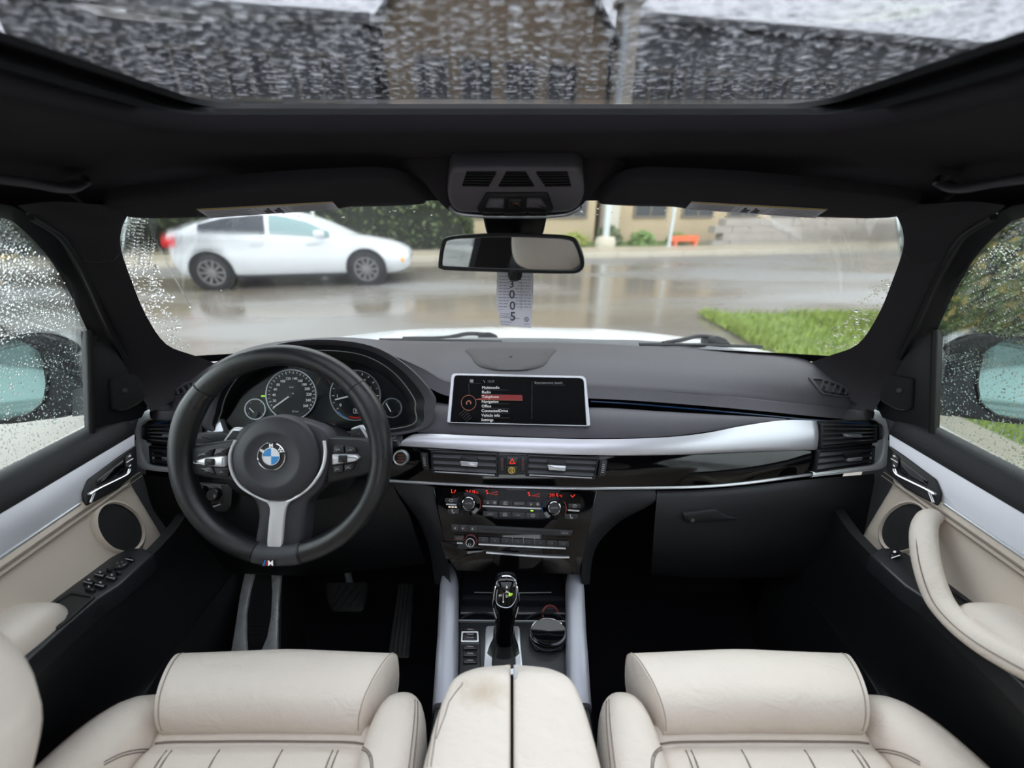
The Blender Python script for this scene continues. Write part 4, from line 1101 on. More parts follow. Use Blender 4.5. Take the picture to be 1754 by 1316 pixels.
# ------------------------------------------------------------------ air vents
def lerp2(a, b, t): return (a[0] + (b[0] - a[0]) * t, a[1] + (b[1] - a[1]) * t)
def vent_face(put, pl, q, ns, fw=3, slat_h=3.2, base=0.0, rims=(.0, .007)):
    """q = TL, TR, BR, BL of the opening"""
    TL, TR, BR, BL = q
    put(MB().ring(pl, rnd(inset(q, -fw), 3), rnd(q, 2), base + rims[0], base + rims[1], .0015), 'frame', 'plast')
    put(MB().slab(pl, rnd(q, 2), base, base + .0012), 'duct', 'gap')
    for i in range(ns):
        t = (i + .5) / ns; hh = slat_h / max(1, abs(BL[1] - TL[1]))
        a0, a1 = lerp2(TL, BL, t - hh / 2), lerp2(TR, BR, t - hh / 2); b0, b1 = lerp2(TL, BL, t + hh / 2), lerp2(TR, BR, t + hh / 2)
        vs = [pl.at(*a0, base + .0030), pl.at(*a1, base + .0030), pl.at(*b1, base + .0065), pl.at(*b0, base + .0065), pl.at(*a0, base + .001), pl.at(*a1, base + .001), pl.at(*b1, base + .0005), pl.at(*b0, base + .0005)]
        put(MB().add(vs, [[0, 1, 2, 3], [0, 1, 5, 4], [1, 2, 6, 5], [2, 3, 7, 6], [3, 0, 4, 7], [4, 5, 6, 7]]), 'slat', 'slat', 20)
def thumb(put, pl, q, base=0.0):
    o = put(MB().slab(pl, rnd(q, 3), base, base + .004, .001), 'thumbwheel_bezel', 'plast')
    c = inset(q, 2.0)
    w = put(MB().slab(pl, rnd(c, 2), base + .003, base + .008, .002), 'thumbwheel', 'darkbtn')
    for k in range(5):
        t = .25 + k * .125; a, b = lerp2(c[0], c[3], t), lerp2(c[1], c[2], t)
        a, b = lerp2(a, b, .25), lerp2(a, b, .75)
        put(MB().ribbon(pl, [a, b], 1.1, .0086 + base, .006 + base), 'ridge', 'grey', 0)
PE = Pl.p3((1399, 720, .768), (1515, 725, .776), (1450, 805, .766))
for sd, who in ((1, 'passenger'), (-1, 'driver')):
    o = thing('air_vent', PE.at(1450, 800) if sd > 0 else V((-PE.at(1450, 800).x, PE.at(1450, 800).y, PE.at(1450, 800).z)), 'two-tier air vent in a pale metal surround at the %s end of the dashboard' % who, 'vent')
    def put(mb, n, m, sm=40, o=o, sd=sd): return (mb if sd > 0 else mb.mirror()).build(n, M[m], o, sm)
    so_ = crv([(1492, 698), (1508, 707), (1517, 729), (1521, 751), (1520, 785), (1513, 800), (1496, 806), (1440, 812), (1386, 818)], 3)
    si_ = crv([(1492, 719), (1503, 723), (1508.5, 734), (1510, 751), (1508, 775), (1501, 790), (1486, 795.5), (1440, 801.5), (1389, 808)], 3)
    mid_ = [lerp2(a, b, .5) for a, b in zip(so_, si_)]
    put(MB().sheet([[PE.at(*a, -.002) for a in so_], [PE.at(*lerp2(a, b, .12), .005) for a, b in zip(so_, si_)], [PE.at(*a, .007) for a in mid_], [PE.at(*lerp2(a, b, .9), .005) for a, b in zip(so_, si_)], [PE.at(*a, -.002) for a in si_]], .012, 1, 1), 'metal_surround', 'alulight')
    put(MB().slab(PE, rnd([(1494, 760), (1508, 748), (1507, 773), (1500, 789), (1486, 793)], 2), -.004, .004, .001), 'surround_inset', 'alulight')
    put(MB().slab(PE, rnd([(1400, 722), (1493, 719), (1504, 724), (1509.5, 741), (1508, 760), (1492, 768), (1490, 795), (1391, 809), (1398, 770)], 2), -.02, 0), 'back_plate', 'gap')
    vent_face(put, PE, [(1406, 729), (1495, 731), (1495, 755), (1404, 764)], 4, 3, 4.2)
    vent_face(put, PE, [(1400, 773), (1491, 766), (1489, 792), (1395, 806)], 3, 3, 6)
    thumb(put, PE, [(1498, 724), (1506, 727), (1507, 752), (1499, 755)], .001)
    put(MB().slab(PE, rnd([(1439, 743), (1469, 744), (1469, 749.5), (1442, 748.5)], 1.5), .004, .011, .002), 'vent_tab', 'satin')
    put(MB().slab(PE, rnd([(1438, 776), (1471, 773), (1470, 782), (1444, 786)], 2), .003, .009, .002), 'vent_tab', 'plast')
    put(MB().slab(PE, rnd([(1444, 784), (1470, 782), (1468, 788), (1446, 790)], 1.5), .004, .011, .002), 'vent_tab_edge', 'satin')
PV = Pl.p3((740, 790, .737), (1020, 797, .733), (880, 832, .732))
for q, th, tab, lb in (([(742, 775), (850, 779.5), (850, 813), (744, 807)], [(720, 775), (733, 776), (736, 806), (725, 804)], (789, 786, 820, 798), 'centre air vent beside the start button'),
                       ([(906, 782), (1022, 787), (1015, 818), (904, 812.5)], [(1027, 787), (1040, 787), (1036, 816), (1023, 817)], (937, 792, 969, 805), 'centre air vent on the glovebox side of the hazard switch')):
    o = thing('air_vent', PV.at((q[0][0] + q[1][0]) / 2, q[2][1]), lb, 'vent')
    def put(mb, n, m, sm=40, o=o): return mb.build(n, M[m], o, sm)
    put(MB().slab(PV, inset(q, -4), -.02, 0), 'back_plate', 'gap')
    vent_face(put, PV, q, 3, 2.5, 5)
    put(MB().ribbon(PV, [lerp2(q[3], q[2], .02), lerp2(q[3], q[2], .98)], 1.6, .0085, .004), 'chrome_edge', 'satin')
    thumb(put, PV, th, 0)
    x0, y0, x1, y1 = tab
    put(MB().slab(PV, rnd([(x0 + 1, y0 - 5), (x1 - 1, y0 - 4), (x1, y0 + 6), (x0, y0 + 5)], 2), .003, .009, .002), 'vent_tab', 'plast')
    put(MB().slab(PV, rnd([(x0, y0 + 3), (x1, y0 + 5), (x1 - 2, y1 + 1), (x0 + 2, y1 - 1)], 1.5), .004, .012, .002), 'vent_tab_edge', 'satin')
# switches between the vents
sb = thing('switch_block', PV.at(878, 813), 'small black switch block with a red hazard triangle between the centre vents', 'switch')
MB().slab(PV, rnd([(852, 780), (906, 781), (904, 813), (853, 813)], 2), -.01, .004, .001).build('bezel', M['plast'], sb)
b_ = MB().slab(PV, rnd([(868, 782), (888, 783), (887, 796), (867, 796)], 2), .003, .009, .002).build('hazard_button', M['darkbtn'], sb)
MB().ribbon(PV, [(873, 793), (877.5, 785.5), (882, 793)], 2.0, .0098, closed=True).build('triangle', M['red'], b_, 0)
b_ = MB().slab(PV, rnd([(867, 797), (887, 797.5), (886, 813), (869, 813)], 2), .003, .009, .002).build('lock_button', M['darkbtn'], sb)
mm = MB(); mm.ribbon(PV, ell(876.5, 804.5, 5, 5, 16), 1.3, .0098, closed=True); mm.ribbon(PV, [(875.4, 801), (875.4, 808)], 1.2, .0098).ribbon(PV, [(877.6, 801), (877.6, 808)], 1.2, .0098)
mm.build('symbol', M['yellow'], b_, 0)
for x in (856, 891.5):
    b_ = MB().slab(PV, rnd([(x, 783), (x + 8, 783.5), (x + 7.5, 808), (x + .5, 807)], 3), .003, .008, .002).build('thumbwheel', M['darkbtn'], sb)
    MB().slab(PV, ell(x + 4, 788, 1.6, 1.6, 8), .008, .0087).slab(PV, ell(x + 4, 795, 1.2, 3, 8), .008, .0087).build('mark', M['redring'], b_, 0)
# start button
stb = thing('start_button', PV.at(687, 795), 'round engine start stop button with a bright metal ring', 'button')
PSB = Pl.p3((670, 784, .743), (705, 785, .742), (687, 800, .742))
MB().lathe(PSB.at(687, 784), PSB.n, [(.0150, -.004), (.0150, .004), (.0135, .006), (.0115, .005), (.0115, 0)], 32, False).build('ring', M['satin'], stb)
b_ = MB().lathe(PSB.at(687, 784), PSB.n, [(.0116, -.002), (.0115, .004), (.009, .0052), (0, .0055)], 32).build('button', M['darkbtn'], stb)
tt = MB()
for i, s_ in enumerate(('START', 'STOP', 'ENGINE')): tt.text(PSB, s_, 687, 779 + i * 5, 3.0, .0061)
tt.build('lettering', M['orange'], b_, 0)
# light switch unit left of the wheel
LP = Pl.p3((336, 830, .758), (386, 832, .758), (336, 872, .752))
lsu = thing('light_switch', LP.at(360, 872), 'black headlight switch unit with rotary knob beside the driver door', 'switch')
MB().slab(LP, rnd([(300, 822), (400, 830), (398, 866), (388, 878), (310, 872)], 5), -.02, .003, .002).build('bezel', M['plast'], lsu)
MB().slab(LP, rnd([(336, 828), (384, 831), (383, 864), (350, 866), (340, 850)], 4), .002, .004, .001).build('face', M['piano'], lsu)
k_ = MB().slab(LP, rnd([(337, 829), (356, 831), (356, 845), (342, 844)], 3), .003, .012, .003).build('button_block', M['darkbtn'], lsu)
MB().ribbon(LP, [(342, 834), (348, 834.5)], 1.6, .0128).ribbon(LP, [(349, 841), (354, 841)], 1.8, .0128).build('symbol', M['grey'], k_, 0)
k_ = MB().lathe(LP.at(372, 846), LP.n, [(.013, .003), (.012, .012), (.010, .014), (0, .014)], 24).build('rotary_knob', M['darkbtn'], lsu)
MB().ribbon(LP, [(375, 841), (378, 838), (381, 841)], 1.4, .0135).slab(LP, ell(377, 848, 1.6, 3, 8), .0142, .0146).build('symbol', M['grey'], k_, 0)
MB().ribbon(LP, crv([(352, 869), (366, 868), (381, 863)], 4), 2.2, .006, .002).build('chrome_edge', M['satin'], lsu)

# ------------------------------------------------------------------ infotainment display
SP_ = Pl.p3((767, 723, .756), (1009, 730, .750), (776, 640, .776))
scr = thing('display', SP_.at(888, 728), 'wide infotainment display with a silver frame showing a menu on the dashboard', 'display')
so = rnd([(774, 640), (1003, 645), (1011, 730), (766, 724)], [7, 9, 3, 3])
si = rnd([(779, 644), (999, 649), (1004, 730), (772, 724)], [6, 8, 2, 2])
MB().slab(SP_, inset(so, .6), -.022, -.002).build('housing', M['gap'], scr)
MB().ring(SP_, so, si, -.012, .004, .0012).build('silver_frame', M['satin'], scr)
MB().slab(SP_, si, -.006, .0012).build('screen', M['screen'], scr, 0)
def sz(x, y): return (680 + x * .2509, 570 + y * .2509)
tt = MB()
for s_, y in (('Multimedia', 376), ('Radio', 407), ('Telephone', 438), ('Navigation', 471), ('Office', 502), ('ConnectedDrive', 534), ('Vehicle info', 565), ('Settings', 596)):
    x, yy = sz(583 - (y - 376) * .03, y); tt.text(SP_, s_, x, yy, 4.7, .0022, 'l')
tt.build('menu_lettering', M['white'], scr, 0)
tt = MB(); x, yy = sz(622, 334); tt.text(SP_, '12:29', x, yy, 3.8, .0022, 'l')
x, yy = sz(940, 343); tt.text(SP_, 'Entertainment details', x, yy, 3.9, .0022, 'l')
tt.ribbon(SP_, [sz(590, 325), sz(602, 345)], .8, .002)
tt.slab(SP_, [sz(498, 321), sz(522, 321), sz(522, 342), sz(498, 341)], .0012, .0021)
tt.build('header_lettering', M['grey'], scr, 0)
hb = MB().slab(SP_, [sz(575, 425), sz(855, 427), sz(858, 462), sz(545, 456), sz(578, 450)], .0012, .0018)
hb.build('highlight_bar', M['barred'], scr, 0)
ln = MB(); ln.ribbon(SP_, [sz(545, 458), sz(700, 462), sz(858, 464)], .7, .0022); ln.ribbon(SP_, ell(*sz(490, 480), 12.5, 13, 24), .9, .002, closed=True)
ln.ribbon(SP_, crv([sz(535, 462), sz(550, 455), sz(575, 452)], 3), .8, .0021); ln.ribbon(SP_, crv([sz(478, 492), sz(476, 478), sz(490, 466), sz(503, 474), sz(504, 490)], 4), 2, .002)
ln.build('selector_ring', M['orange'], scr, 0)
ln = MB()
for y in (391, 421, 485, 517, 549, 581, 612): ln.ribbon(SP_, [sz(585, y), sz(770, y + 2)], .4, .0017)
ln.ribbon(SP_, [sz(922, 330), sz(920, 590)], .5, .0017); ln.ribbon(SP_, [sz(490, 352), sz(494, 425)], .6, .0017); ln.ribbon(SP_, [sz(500, 346), sz(575, 348)], .5, .0017); ln.ribbon(SP_, [sz(945, 356), sz(1150, 360)], .5, .0017)
for k in range(5): ln.ribbon(SP_, [sz(425 + k * 12, 560 + k * 12), sz(470 + k * 10, 520 + k * 14)], .6, .0017)
ln.build('divider_lines', M['dim'], scr, 0)

# ------------------------------------------------------------------ instrument binnacle
clu = thing('instrument_cluster', W(545, 745, .79), 'instrument cluster with round speed and rev dials under a dark hood', 'instrument cluster')
L_out = [(362, 740, .765), (356, 702, .757), (374, 655, .748), (415, 612, .738), (480, 588, .731), (560, 581, .728), (640, 593, .731), (700, 628, .738), (741, 672, .752), (745, 696, .757), (718, 739, .764), (545, 753, .77)]
L_mid = [(380, 741, .764), (370, 702, .756), (387, 658, .748), (422, 619, .740), (483, 597, .735), (553, 591, .732), (629, 600, .735), (685, 632, .742), (722, 674, .754), (726, 698, .758), (706, 736, .765), (545, 748, .77)]
L_rim = [(388, 738, .772), (380, 703, .765), (396, 662, .76), (430, 626, .755), (486, 606, .75), (550, 600, .75), (620, 608, .75), (672, 636, .755), (706, 677, .765), (711, 700, .768), (697, 731, .773), (545, 742, .776)]
L_deep = [(400, 734, .79), (393, 703, .79), (408, 670, .795), (441, 640, .80), (491, 622, .80), (550, 617, .80), (611, 624, .80), (658, 646, .80), (692, 681, .795), (697, 700, .79), (688, 725, .79), (545, 735, .79)]
L_back = [(374, 735, .80), (366, 700, .80), (388, 662, .88), (425, 622, .97), (484, 598, 1.0), (560, 591, 1.02), (638, 603, 1.0), (692, 638, .92), (732, 683, .80), (734, 698, .79), (712, 733, .79), (545, 746, .79)]
MB().loft([wrow(l) for l in (L_back, L_out, L_mid)], 4, 5, True).build('hood', M['dash'], clu, 60)
MB().loft([wrow(l) for l in (L_mid, L_rim)], 2, 5, True).build('hood_lip', M['plast'], clu, 60)
MB().loft([wrow(l) for l in (L_rim, L_deep)], 2, 5, True).build('inner_shroud', M['gap'], clu, 60)
MB().tube(crv(wrow(L_rim), 6, True), .0013, 6, closed=True).build('shroud_edge', M['grey'], clu, 60)
CPn = Pl.p3((393, 703, .792), (697, 700, .792), (550, 617, .803))
MB().slab(CPn, crv([(a, b) for a, b, c in L_deep], 5, True), -.01, -.001).build('face', M['gauge'], clu, 0)
MB().slab(CPn, crv([(a, b) for a, b, c in L_deep], 5, True), .012, .0125).build('cover_glass', M['clusterglass'], clu, 0)
def z2(x, y): return (400 + x * .18244, 610 + y * .18244)
def dial(c, r, lab, ticks, a0, a1, needle, big=True):
    d = MB().slab(CPn, ell(*c, r - 1, n=40), -.001, .001).build('dial', M['gap' if big else 'gauge'], clu, 30, label=lab)
    MB().ring(CPn, ell(*c, r + .8, n=48), ell(*c, r - 1.2, n=48), 0, .004, .001).build('dial_ring', M['satin'], d)
    if big:
        MB().slab(CPn, ell(*c, r * .80, n=40), .001, .0012).build('dial_centre', M['gauge'], d)
    t = MB()
    for i in range(ticks):
        a = math.radians(a0 + (a1 - a0) * i / (ticks - 1)); k0 = r - 3; k1 = r - (7 if i % 2 == 0 else 5.5) * (1 if big else .6)
        t.ribbon(CPn, [(c[0] + k0 * math.cos(a), c[1] + k0 * math.sin(a)), (c[0] + k1 * math.cos(a), c[1] + k1 * math.sin(a))], 1.1 if big else .9, .0018)
    t.build('tick_marks', M['white'], d, 0)
    n = MB(); (x0, y0), (x1, y1) = needle
    n.ribbon(CPn, [(x0, y0), (x1, y1)], 1.9 if big else 1.3, .006, .0045); n.build('needle', M['white'], d, 0)
    MB().lathe(CPn.at(*(c if big else (x0, y0))), CPn.n, [(.0055 if big else .006, .001), (.005, .006), (0, .0065)], 16).build('needle_cap', M['gap'], d)
    return d
sp = dial(z2(548, 365), 43, 'speed dial', 28, 143, 397, (z2(575, 353), z2(388, 486)))
tt = MB()
for s_, x, y in (('20', 390, 420), ('40', 385, 365), ('60', 398, 312), ('80', 425, 270), ('100', 470, 237), ('120', 520, 212), ('140', 582, 212), ('160', 632, 233), ('180', 670, 268), ('200', 697, 308), ('220', 713, 360), ('240', 707, 415), ('260', 682, 467)):
    tt.text(CPn, s_, *z2(x, y), 4.3, .0020, bold=True)
tt.text(CPn, 'km/h', *z2(550, 293), 2.6, .0020); tt.text(CPn, '50 km', *z2(585, 520), 3.2, .0022)
tt.build('numerals', M['white'], sp, 0)
rv = dial(z2(1147, 370), 43, 'rev counter', 15, 143, 397, (z2(1160, 363), z2(965, 412)))
tt = MB()
for s_, x, y in (('0', 1008, 460), ('1', 978, 375), ('2', 1002, 290), ('3', 1060, 225), ('4', 1147, 205), ('5', 1235, 232), ('6', 1290, 300), ('7', 1312, 375)): tt.text(CPn, s_, *z2(x, y), 5.0, .0020, bold=True)
tt.text(CPn, 'P', *z2(1157, 517), 4, .0024, bold=True); tt.ribbon(CPn, [z2(*p) for p in ((1130, 498), (1185, 498), (1185, 536), (1130, 536))], .9, .0022, closed=True)
tt.build('numerals', M['white'], rv, 0)
MB().ribbon(CPn, crv([z2(985, 522), z2(1030, 565), z2(1080, 588)], 4), 2.6, .0022).build('blue_arc', M['bluep'], rv, 0)
MB().ribbon(CPn, crv([z2(1088, 572), z2(1160, 580), z2(1230, 572)], 4), 2.6, .0022).build('red_arc', M['redbar'], rv, 0)
dial(z2(213, 500), 17.5, 'small fuel gauge', 7, 150, 390, (z2(222, 548), z2(165, 490)), False)
dial(z2(1490, 488), 16.5, 'small temperature gauge', 7, 150, 390, (z2(1497, 545), z2(1440, 445)), False)
tt = MB(); tt.ribbon(CPn, [z2(820, 205), z2(780, 275)], 1.3, .002).ribbon(CPn, [z2(880, 205), z2(918, 272)], 1.3, .002); tt.ribbon(CPn, [z2(735, 632), z2(962, 636)], .8, .002)
tt.build('red_marks', M['orange'], clu, 0)
tt = MB(); tt.text(CPn, '483.8', *z2(922, 652), 3.8, .002); tt.build('trip_figures', M['white'], clu, 0)
tt = MB(); tt.slab(CPn, [z2(265, 370), z2(298, 370), z2(298, 384), z2(265, 384)], 0, .002); tt.build('indicator', M['green'], clu, 0)
# ================================================================== steering wheel
FW = V((0, CP, -SP))
PW = Pl(W(482, 779, .60), -FW)
k60 = .60 / F
whl = thing('steering_wheel', PW.at(482, 779, -.06), 'black leather three-spoke steering wheel with a round emblem at its hub', 'steering wheel')
def wput(mb, n, m, par=None, sm=45, label=None): return mb.build(n, M[m], par or whl, sm, label)
N = 96
path = [PW.at(482 + 171.5 * math.cos(2 * math.pi * i / N), 779 + 170.5 * math.sin(2 * math.pi * i / N)) for i in range(N)]
rad = []
for i in range(N):
    a = 360 * i / N; r = .0166
    for c in (205, 335):
        d = abs((a - c + 180) % 360 - 180); r += .0018 * math.exp(-(d / 14) ** 2)
    rad.append(r)
rim = wput(MB().tube(path, rad, 20, closed=True, up=-FW), 'rim', 'wheelleather', sm=80)
for a in (221, 318, 77, 104):
    c = PW.at(482 + 171.5 * math.cos(math.radians(a)), 779 + 170.5 * math.sin(math.radians(a)))
    rd = (c - PW.at(482, 779)).normalized()
    ring = [c + (rd * math.cos(k * math.pi / 10) + PW.n * math.sin(k * math.pi / 10)) * (rad[int(a * N / 360)] + .0003) for k in range(20)]
    wput(MB().tube(ring, .0009, 6, closed=True), 'seam', 'gap', rim)
# stitching on the inner edge of the rim
st = MB()
for a0, a1 in ((110, 165), (15, 70)):
    for k in range(34):
        a = math.radians(a0 + (a1 - a0) * k / 34); b = math.radians(a0 + (a1 - a0) * (k + .6) / 34)
        q = [PW.at(482 + 156.5 * math.cos(x), 779 + 156 * math.sin(x), .0075) for x in (a, b)]
        st.tube(q, .0008, 4)
wput(st, 'stitching', 'dim', rim)
cap = [PW.at(482 + 171.5 * math.cos(math.radians(a)), 779 + 170.5 * math.sin(math.radians(a))) for a in range(78, 104)]
bc = wput(MB().tube(cap, .0172, 20, up=-FW), 'lower_rim_cap', 'wheelplast', sm=80)
hb = .0176
wput(MB().slab(PW, [(463, 950), (483, 950), (481, 961), (461, 961)], .01, hb), 'badge_plate', 'gap', bc, 0)
for i, m_ in enumerate(('bluep', 'blue', 'redbar')): wput(MB().slab(PW, [(465.5 + i * 2.2, 951), (467.7 + i * 2.2, 951), (465.2 + i * 2.2, 960), (463 + i * 2.2, 960)], hb, hb + .0006), 'badge_stripe', m_, bc, 0)
wput(MB().text(PW, 'M', 476, 955.5, 8.5, hb + .0007, bold=True), 'badge_letter', 'white', bc, 0)
# spokes
body = crv([(404, 745), (398, 790), (410, 832), (436, 858), (443, 885), (441, 945), (509, 945), (522, 885), (528, 860), (552, 834), (566, 790), (560, 745), (530, 725), (480, 716), (430, 725)], 4, True)
wput(MB().slab(PW, body, -.03, .003, .007, True), 'centre_body', 'wheelplast', sm=50)
for nm, o_ in (('spoke', [(306, 772), (330, 764), (420, 750), (420, 828), (396, 828), (345, 818), (308, 812)]), ('spoke', [(556, 750), (615, 752), (652, 764), (660, 775), (656, 806), (620, 816), (556, 830)])):
    wput(MB().slab(PW, rnd(o_, 8), -.022, .001, .006), nm, 'plast', sm=50)
# buttons
BT = [([(344, 776), (371, 768), (366, 781), (341, 785)], 0), ([(374, 767), (396, 766), (391, 779.5), (369, 780.5)], 0), ([(344, 801), (367, 798), (374, 813), (352, 810)], 0), ([(369, 799), (396, 800), (395, 816), (376, 814)], 0),
      ([(574, 763), (591, 763), (592, 775.5), (573, 776)], 0), ([(593, 763), (610, 766), (614, 775), (594, 775.5)], 0), ([(573, 797), (590, 795), (590, 808), (574, 811)], 0), ([(592, 795), (612, 792), (605, 805), (592, 808)], 0)]
for o_, _ in BT:
    b_ = wput(MB().slab(PW, rnd(o_, 2.5), 0, .006, .002), 'button', 'darkbtn')
    cx = sum(p[0] for p in o_) / 4; cy = sum(p[1] for p in o_) / 4
    wput(MB().ribbon(PW, [(cx - 3, cy + 1), (cx, cy - 1), (cx + 3, cy + 1)], 1.1, .0066), 'symbol', 'grey', b_, 0)
for o_, rl_ in (([(336, 790), (357, 783), (390, 780), (390, 799), (357, 797)], (359, 784, 375, 796)), ([(572, 777), (612, 777.5), (619, 783), (612, 789), (572, 795)], (584, 778.5, 599, 790.5))):
    s_ = wput(MB().slab(PW, rnd(o_, 2.5), 0, .0085, .003), 'spoke_trim', 'satinlight')
    r_ = wput(MB().slab(PW, rnd([(rl_[0], rl_[1]), (rl_[2], rl_[1]), (rl_[2], rl_[3]), (rl_[0], rl_[3])], 2), .004, .012, .003), 'roller', 'darkbtn')
    for k in range(4): wput(MB().ribbon(PW, [(rl_[0] + 2, rl_[1] + 3 + k * 2), (rl_[2] - 2, rl_[1] + 3 + k * 2)], .7, .0125), 'ridge', 'gap', r_, 0)
# chrome arms of the lower spoke
u_ = crv([(409, 754), (400, 778), (403, 806), (418, 831), (445, 848), (466, 857)], 5)
wput(MB().tube([PW.at(a, b, .007) for a, b in u_], .0026, 8), 'trim_arm', 'satinlight')
u_ = crv([(559, 754), (561, 777), (555, 803), (537, 830), (514, 848), (496, 857)], 5)
wput(MB().tube([PW.at(a, b, .007) for a, b in u_], .0026, 8), 'trim_arm', 'satinlight')
wput(MB().slab(PW, crv([(446, 843), (462, 852), (481, 855), (500, 852), (516, 843), (503, 856), (494, 868), (490, 895), (486, 935), (474, 936), (463, 934), (465, 895), (467, 868), (459, 856)], 3, True), .002, .0085, .002), 'spoke_trim', 'satinlight', label='brushed metal lower spoke insert')
# airbag cover and emblem
ab = wput(MB().lathe(PW.at(480, 783), PW.n, [(.066, -.01), (.0655, .008), (.0635, .013), (.056, .018), (.044, .0215), (.040, .0215), (.036, .019), (.0225, .018), (.0, .018)], 56), 'airbag_cover', 'wheelplast', sm=60)
wput(MB().text(PW, 'AIRBAG', 475, 830, 4.2, .0205), 'embossed_lettering', 'gap', ab, 0)
for x in (426, 527): wput(MB().ribbon(PW, [(x - 5, 769), (x - 2, 768), (x + 1, 771), (x + 5, 768)], .9, .0186), 'horn_symbol', 'gap', ab, 0)
EC = PW.at(478, 778); h0 = .0175
em = wput(MB().lathe(EC, PW.n, [(.0214, h0 - .004), (.0214, h0 + .0022), (.0205, h0 + .003), (.0197, h0 + .0022), (.0197, h0 - .002)], 48, False), 'emblem_ring', 'chrome')
wput(MB().lathe(EC, PW.n, [(.0200, h0 - .002), (.0200, h0 + .0012), (0, h0 + .0016)], 48), 'emblem_disc', 'gap', em)
wput(MB().lathe(EC, PW.n, [(.0134, h0 + .001), (.0134, h0 + .0028), (.0125, h0 + .0028), (.0125, h0 + .001)], 40, False), 'emblem_inner_ring', 'chrome', em)
for q, m_ in ((180, 'bluep'), (270, 'whitep'), (0, 'bluep'), (90, 'whitep')):
    o_ = [(478, 778)] + [(478 + 13.7 * math.cos(math.radians(q + k * 9)), 778 + 13.7 * math.sin(math.radians(q + k * 9))) for k in range(11)]
    wput(MB().slab(PW, o_, h0 + .001, h0 + .0024), 'emblem_quarter', m_, em, 0)
tt = MB()
for ch, a in (('B', -148), ('M', -91), ('W', -34)):
    tt.text(PW, ch, 478 + 18.2 * math.cos(math.radians(a)), 778 + 18.2 * math.sin(math.radians(a)), 6.2, h0 + .0022, rot=a + 90, bold=True)
wput(tt, 'emblem_lettering', 'white', em, 0)
# shift paddles
for o_, f_, e_ in (([(357, 768), (377, 739), (382, 735), (397, 736.5), (400, 740), (400, 768)], [(363, 768), (382, 740.5), (399, 741.5), (399.5, 768)], '-'), ([(590, 737), (607, 731), (612, 733), (632, 762), (630, 768), (592, 766)], [(591, 739), (607, 736), (625, 766), (592, 766)], '+')):
    p_ = wput(MB().slab(PW, rnd(o_, 2.5), -.032, -.022, .003), 'shift_paddle', 'satin')
    wput(MB().slab(PW, rnd(f_, 2), -.024, -.0205, .001), 'paddle_face', 'plast', p_)
    cx = sum(p[0] for p in f_) / 4; wput(MB().text(PW, e_, cx + 2, 746, 4, -.0198), 'symbol', 'grey', p_, 0)
# column shroud and stalks
shc = thing('shaft_shroud', W(500, 800, .72), 'dark grey steering column shroud behind the wheel hub', 'column cover')
rows = []
for t_, rx, ry in ((.79, 120, 70), (.74, 118, 68), (.69, 112, 62), (.655, 104, 56), (.64, 90, 48), (.638, 40, 20)):
    rows.append([W(497 + rx * math.copysign(abs(math.cos(a)) ** .7, math.cos(a)), 790 + ry * math.copysign(abs(math.sin(a)) ** .8, math.sin(a)), t_) for a in (2 * math.pi * k / 32 for k in range(32))])
MB().loft(rows, 2, 1, True, True).build('shroud', M['dashdark'], shc, 60)
PK = Pl(W(350, 755, .69), -FW + V((.15, 0, 0)))
sk = thing('stalk', PK.at(350, 770), 'black turn signal stalk with white symbols beside the driver air vent', 'stalk')
MB().slab(PK, rnd([(332, 743), (372, 741), (400, 744), (400, 766), (372, 770), (334, 770)], 3), -.016, 0, .004).build('stalk_head', M['plast'], sk)
MB().tube([PK.at(395, 756, -.01), PK.at(425, 765, -.01)], .009, 10).build('stalk_rod', M['plast'], sk)
MB().text(PK, '>N', 341, 749, 4.5, .0006).text(PK, '>BO', 343, 762, 4.5, .0006).build('symbols', M['grey'], sk, 0)
PK2 = Pl(W(650, 762, .70), -FW)
sk = thing('stalk', PK2.at(660, 770), 'black wiper stalk ending beside the start button', 'stalk')
MB().tube([PK2.at(600, 775), PK2.at(640, 765), PK2.at(676, 757)], [.008, .009, .010], 12).build('stalk_rod', M['plast'], sk)
MB().tube([PK2.at(676, 757), PK2.at(682, 755)], .011, 12).build('stalk_end', M['darkbtn'], sk)
MB().ribbon(PK2, [(677, 754), (683, 753)], 1.2, .0118).build('symbol', M['grey'], sk, 0)
# ================================================================== centre stack
PC = Pl.p3((741, 836, .740), (1022, 842, .737), (880, 965, .722))
def zc(x, y): return (745 + x * .15963, 825 + y * .15963)
stack = thing('centre_stack', PC.at(880, 1000), 'gloss black centre stack panel below the vents', 'console panel')
MB().slab(PC, [(742, 835), (1023, 841), (1004, 930), (992, 985), (782, 978), (766, 955)], -.02, 0, .002).build('panel', M['piano'], stack)
MB().slab(PC, [zc(60, 640), zc(330, 655), zc(560, 735), zc(240, 830), zc(120, 830)], -.001, .0025, .001).build('lower_flap', M['piano'], stack)
MB().ribbon(PC, crv([zc(550, 757), zc(900, 785), zc(1250, 805), zc(1440, 810)], 4), 2.6, .004, 0).build('flap_edge', M['satin'], stack)
MB().slab(PC, [zc(800, 712), zc(1085, 730), zc(1070, 748), zc(820, 738)], 0, .002, .0005).build('flap_grip', M['plast'], stack)
MB().slab(PC, [zc(760, 78), zc(990, 86), zc(985, 94), zc(780, 88)], 0, .001).build('sensor_strip', M['dim'], stack)
cl = thing('climate_panel', PC.at(880, 890), 'automatic climate control panel with two rotary knobs and red figures', 'control panel')
def cput(mb, n, m, par=None, sm=40, label=None): return mb.build(n, M[m], par or cl, sm, label)
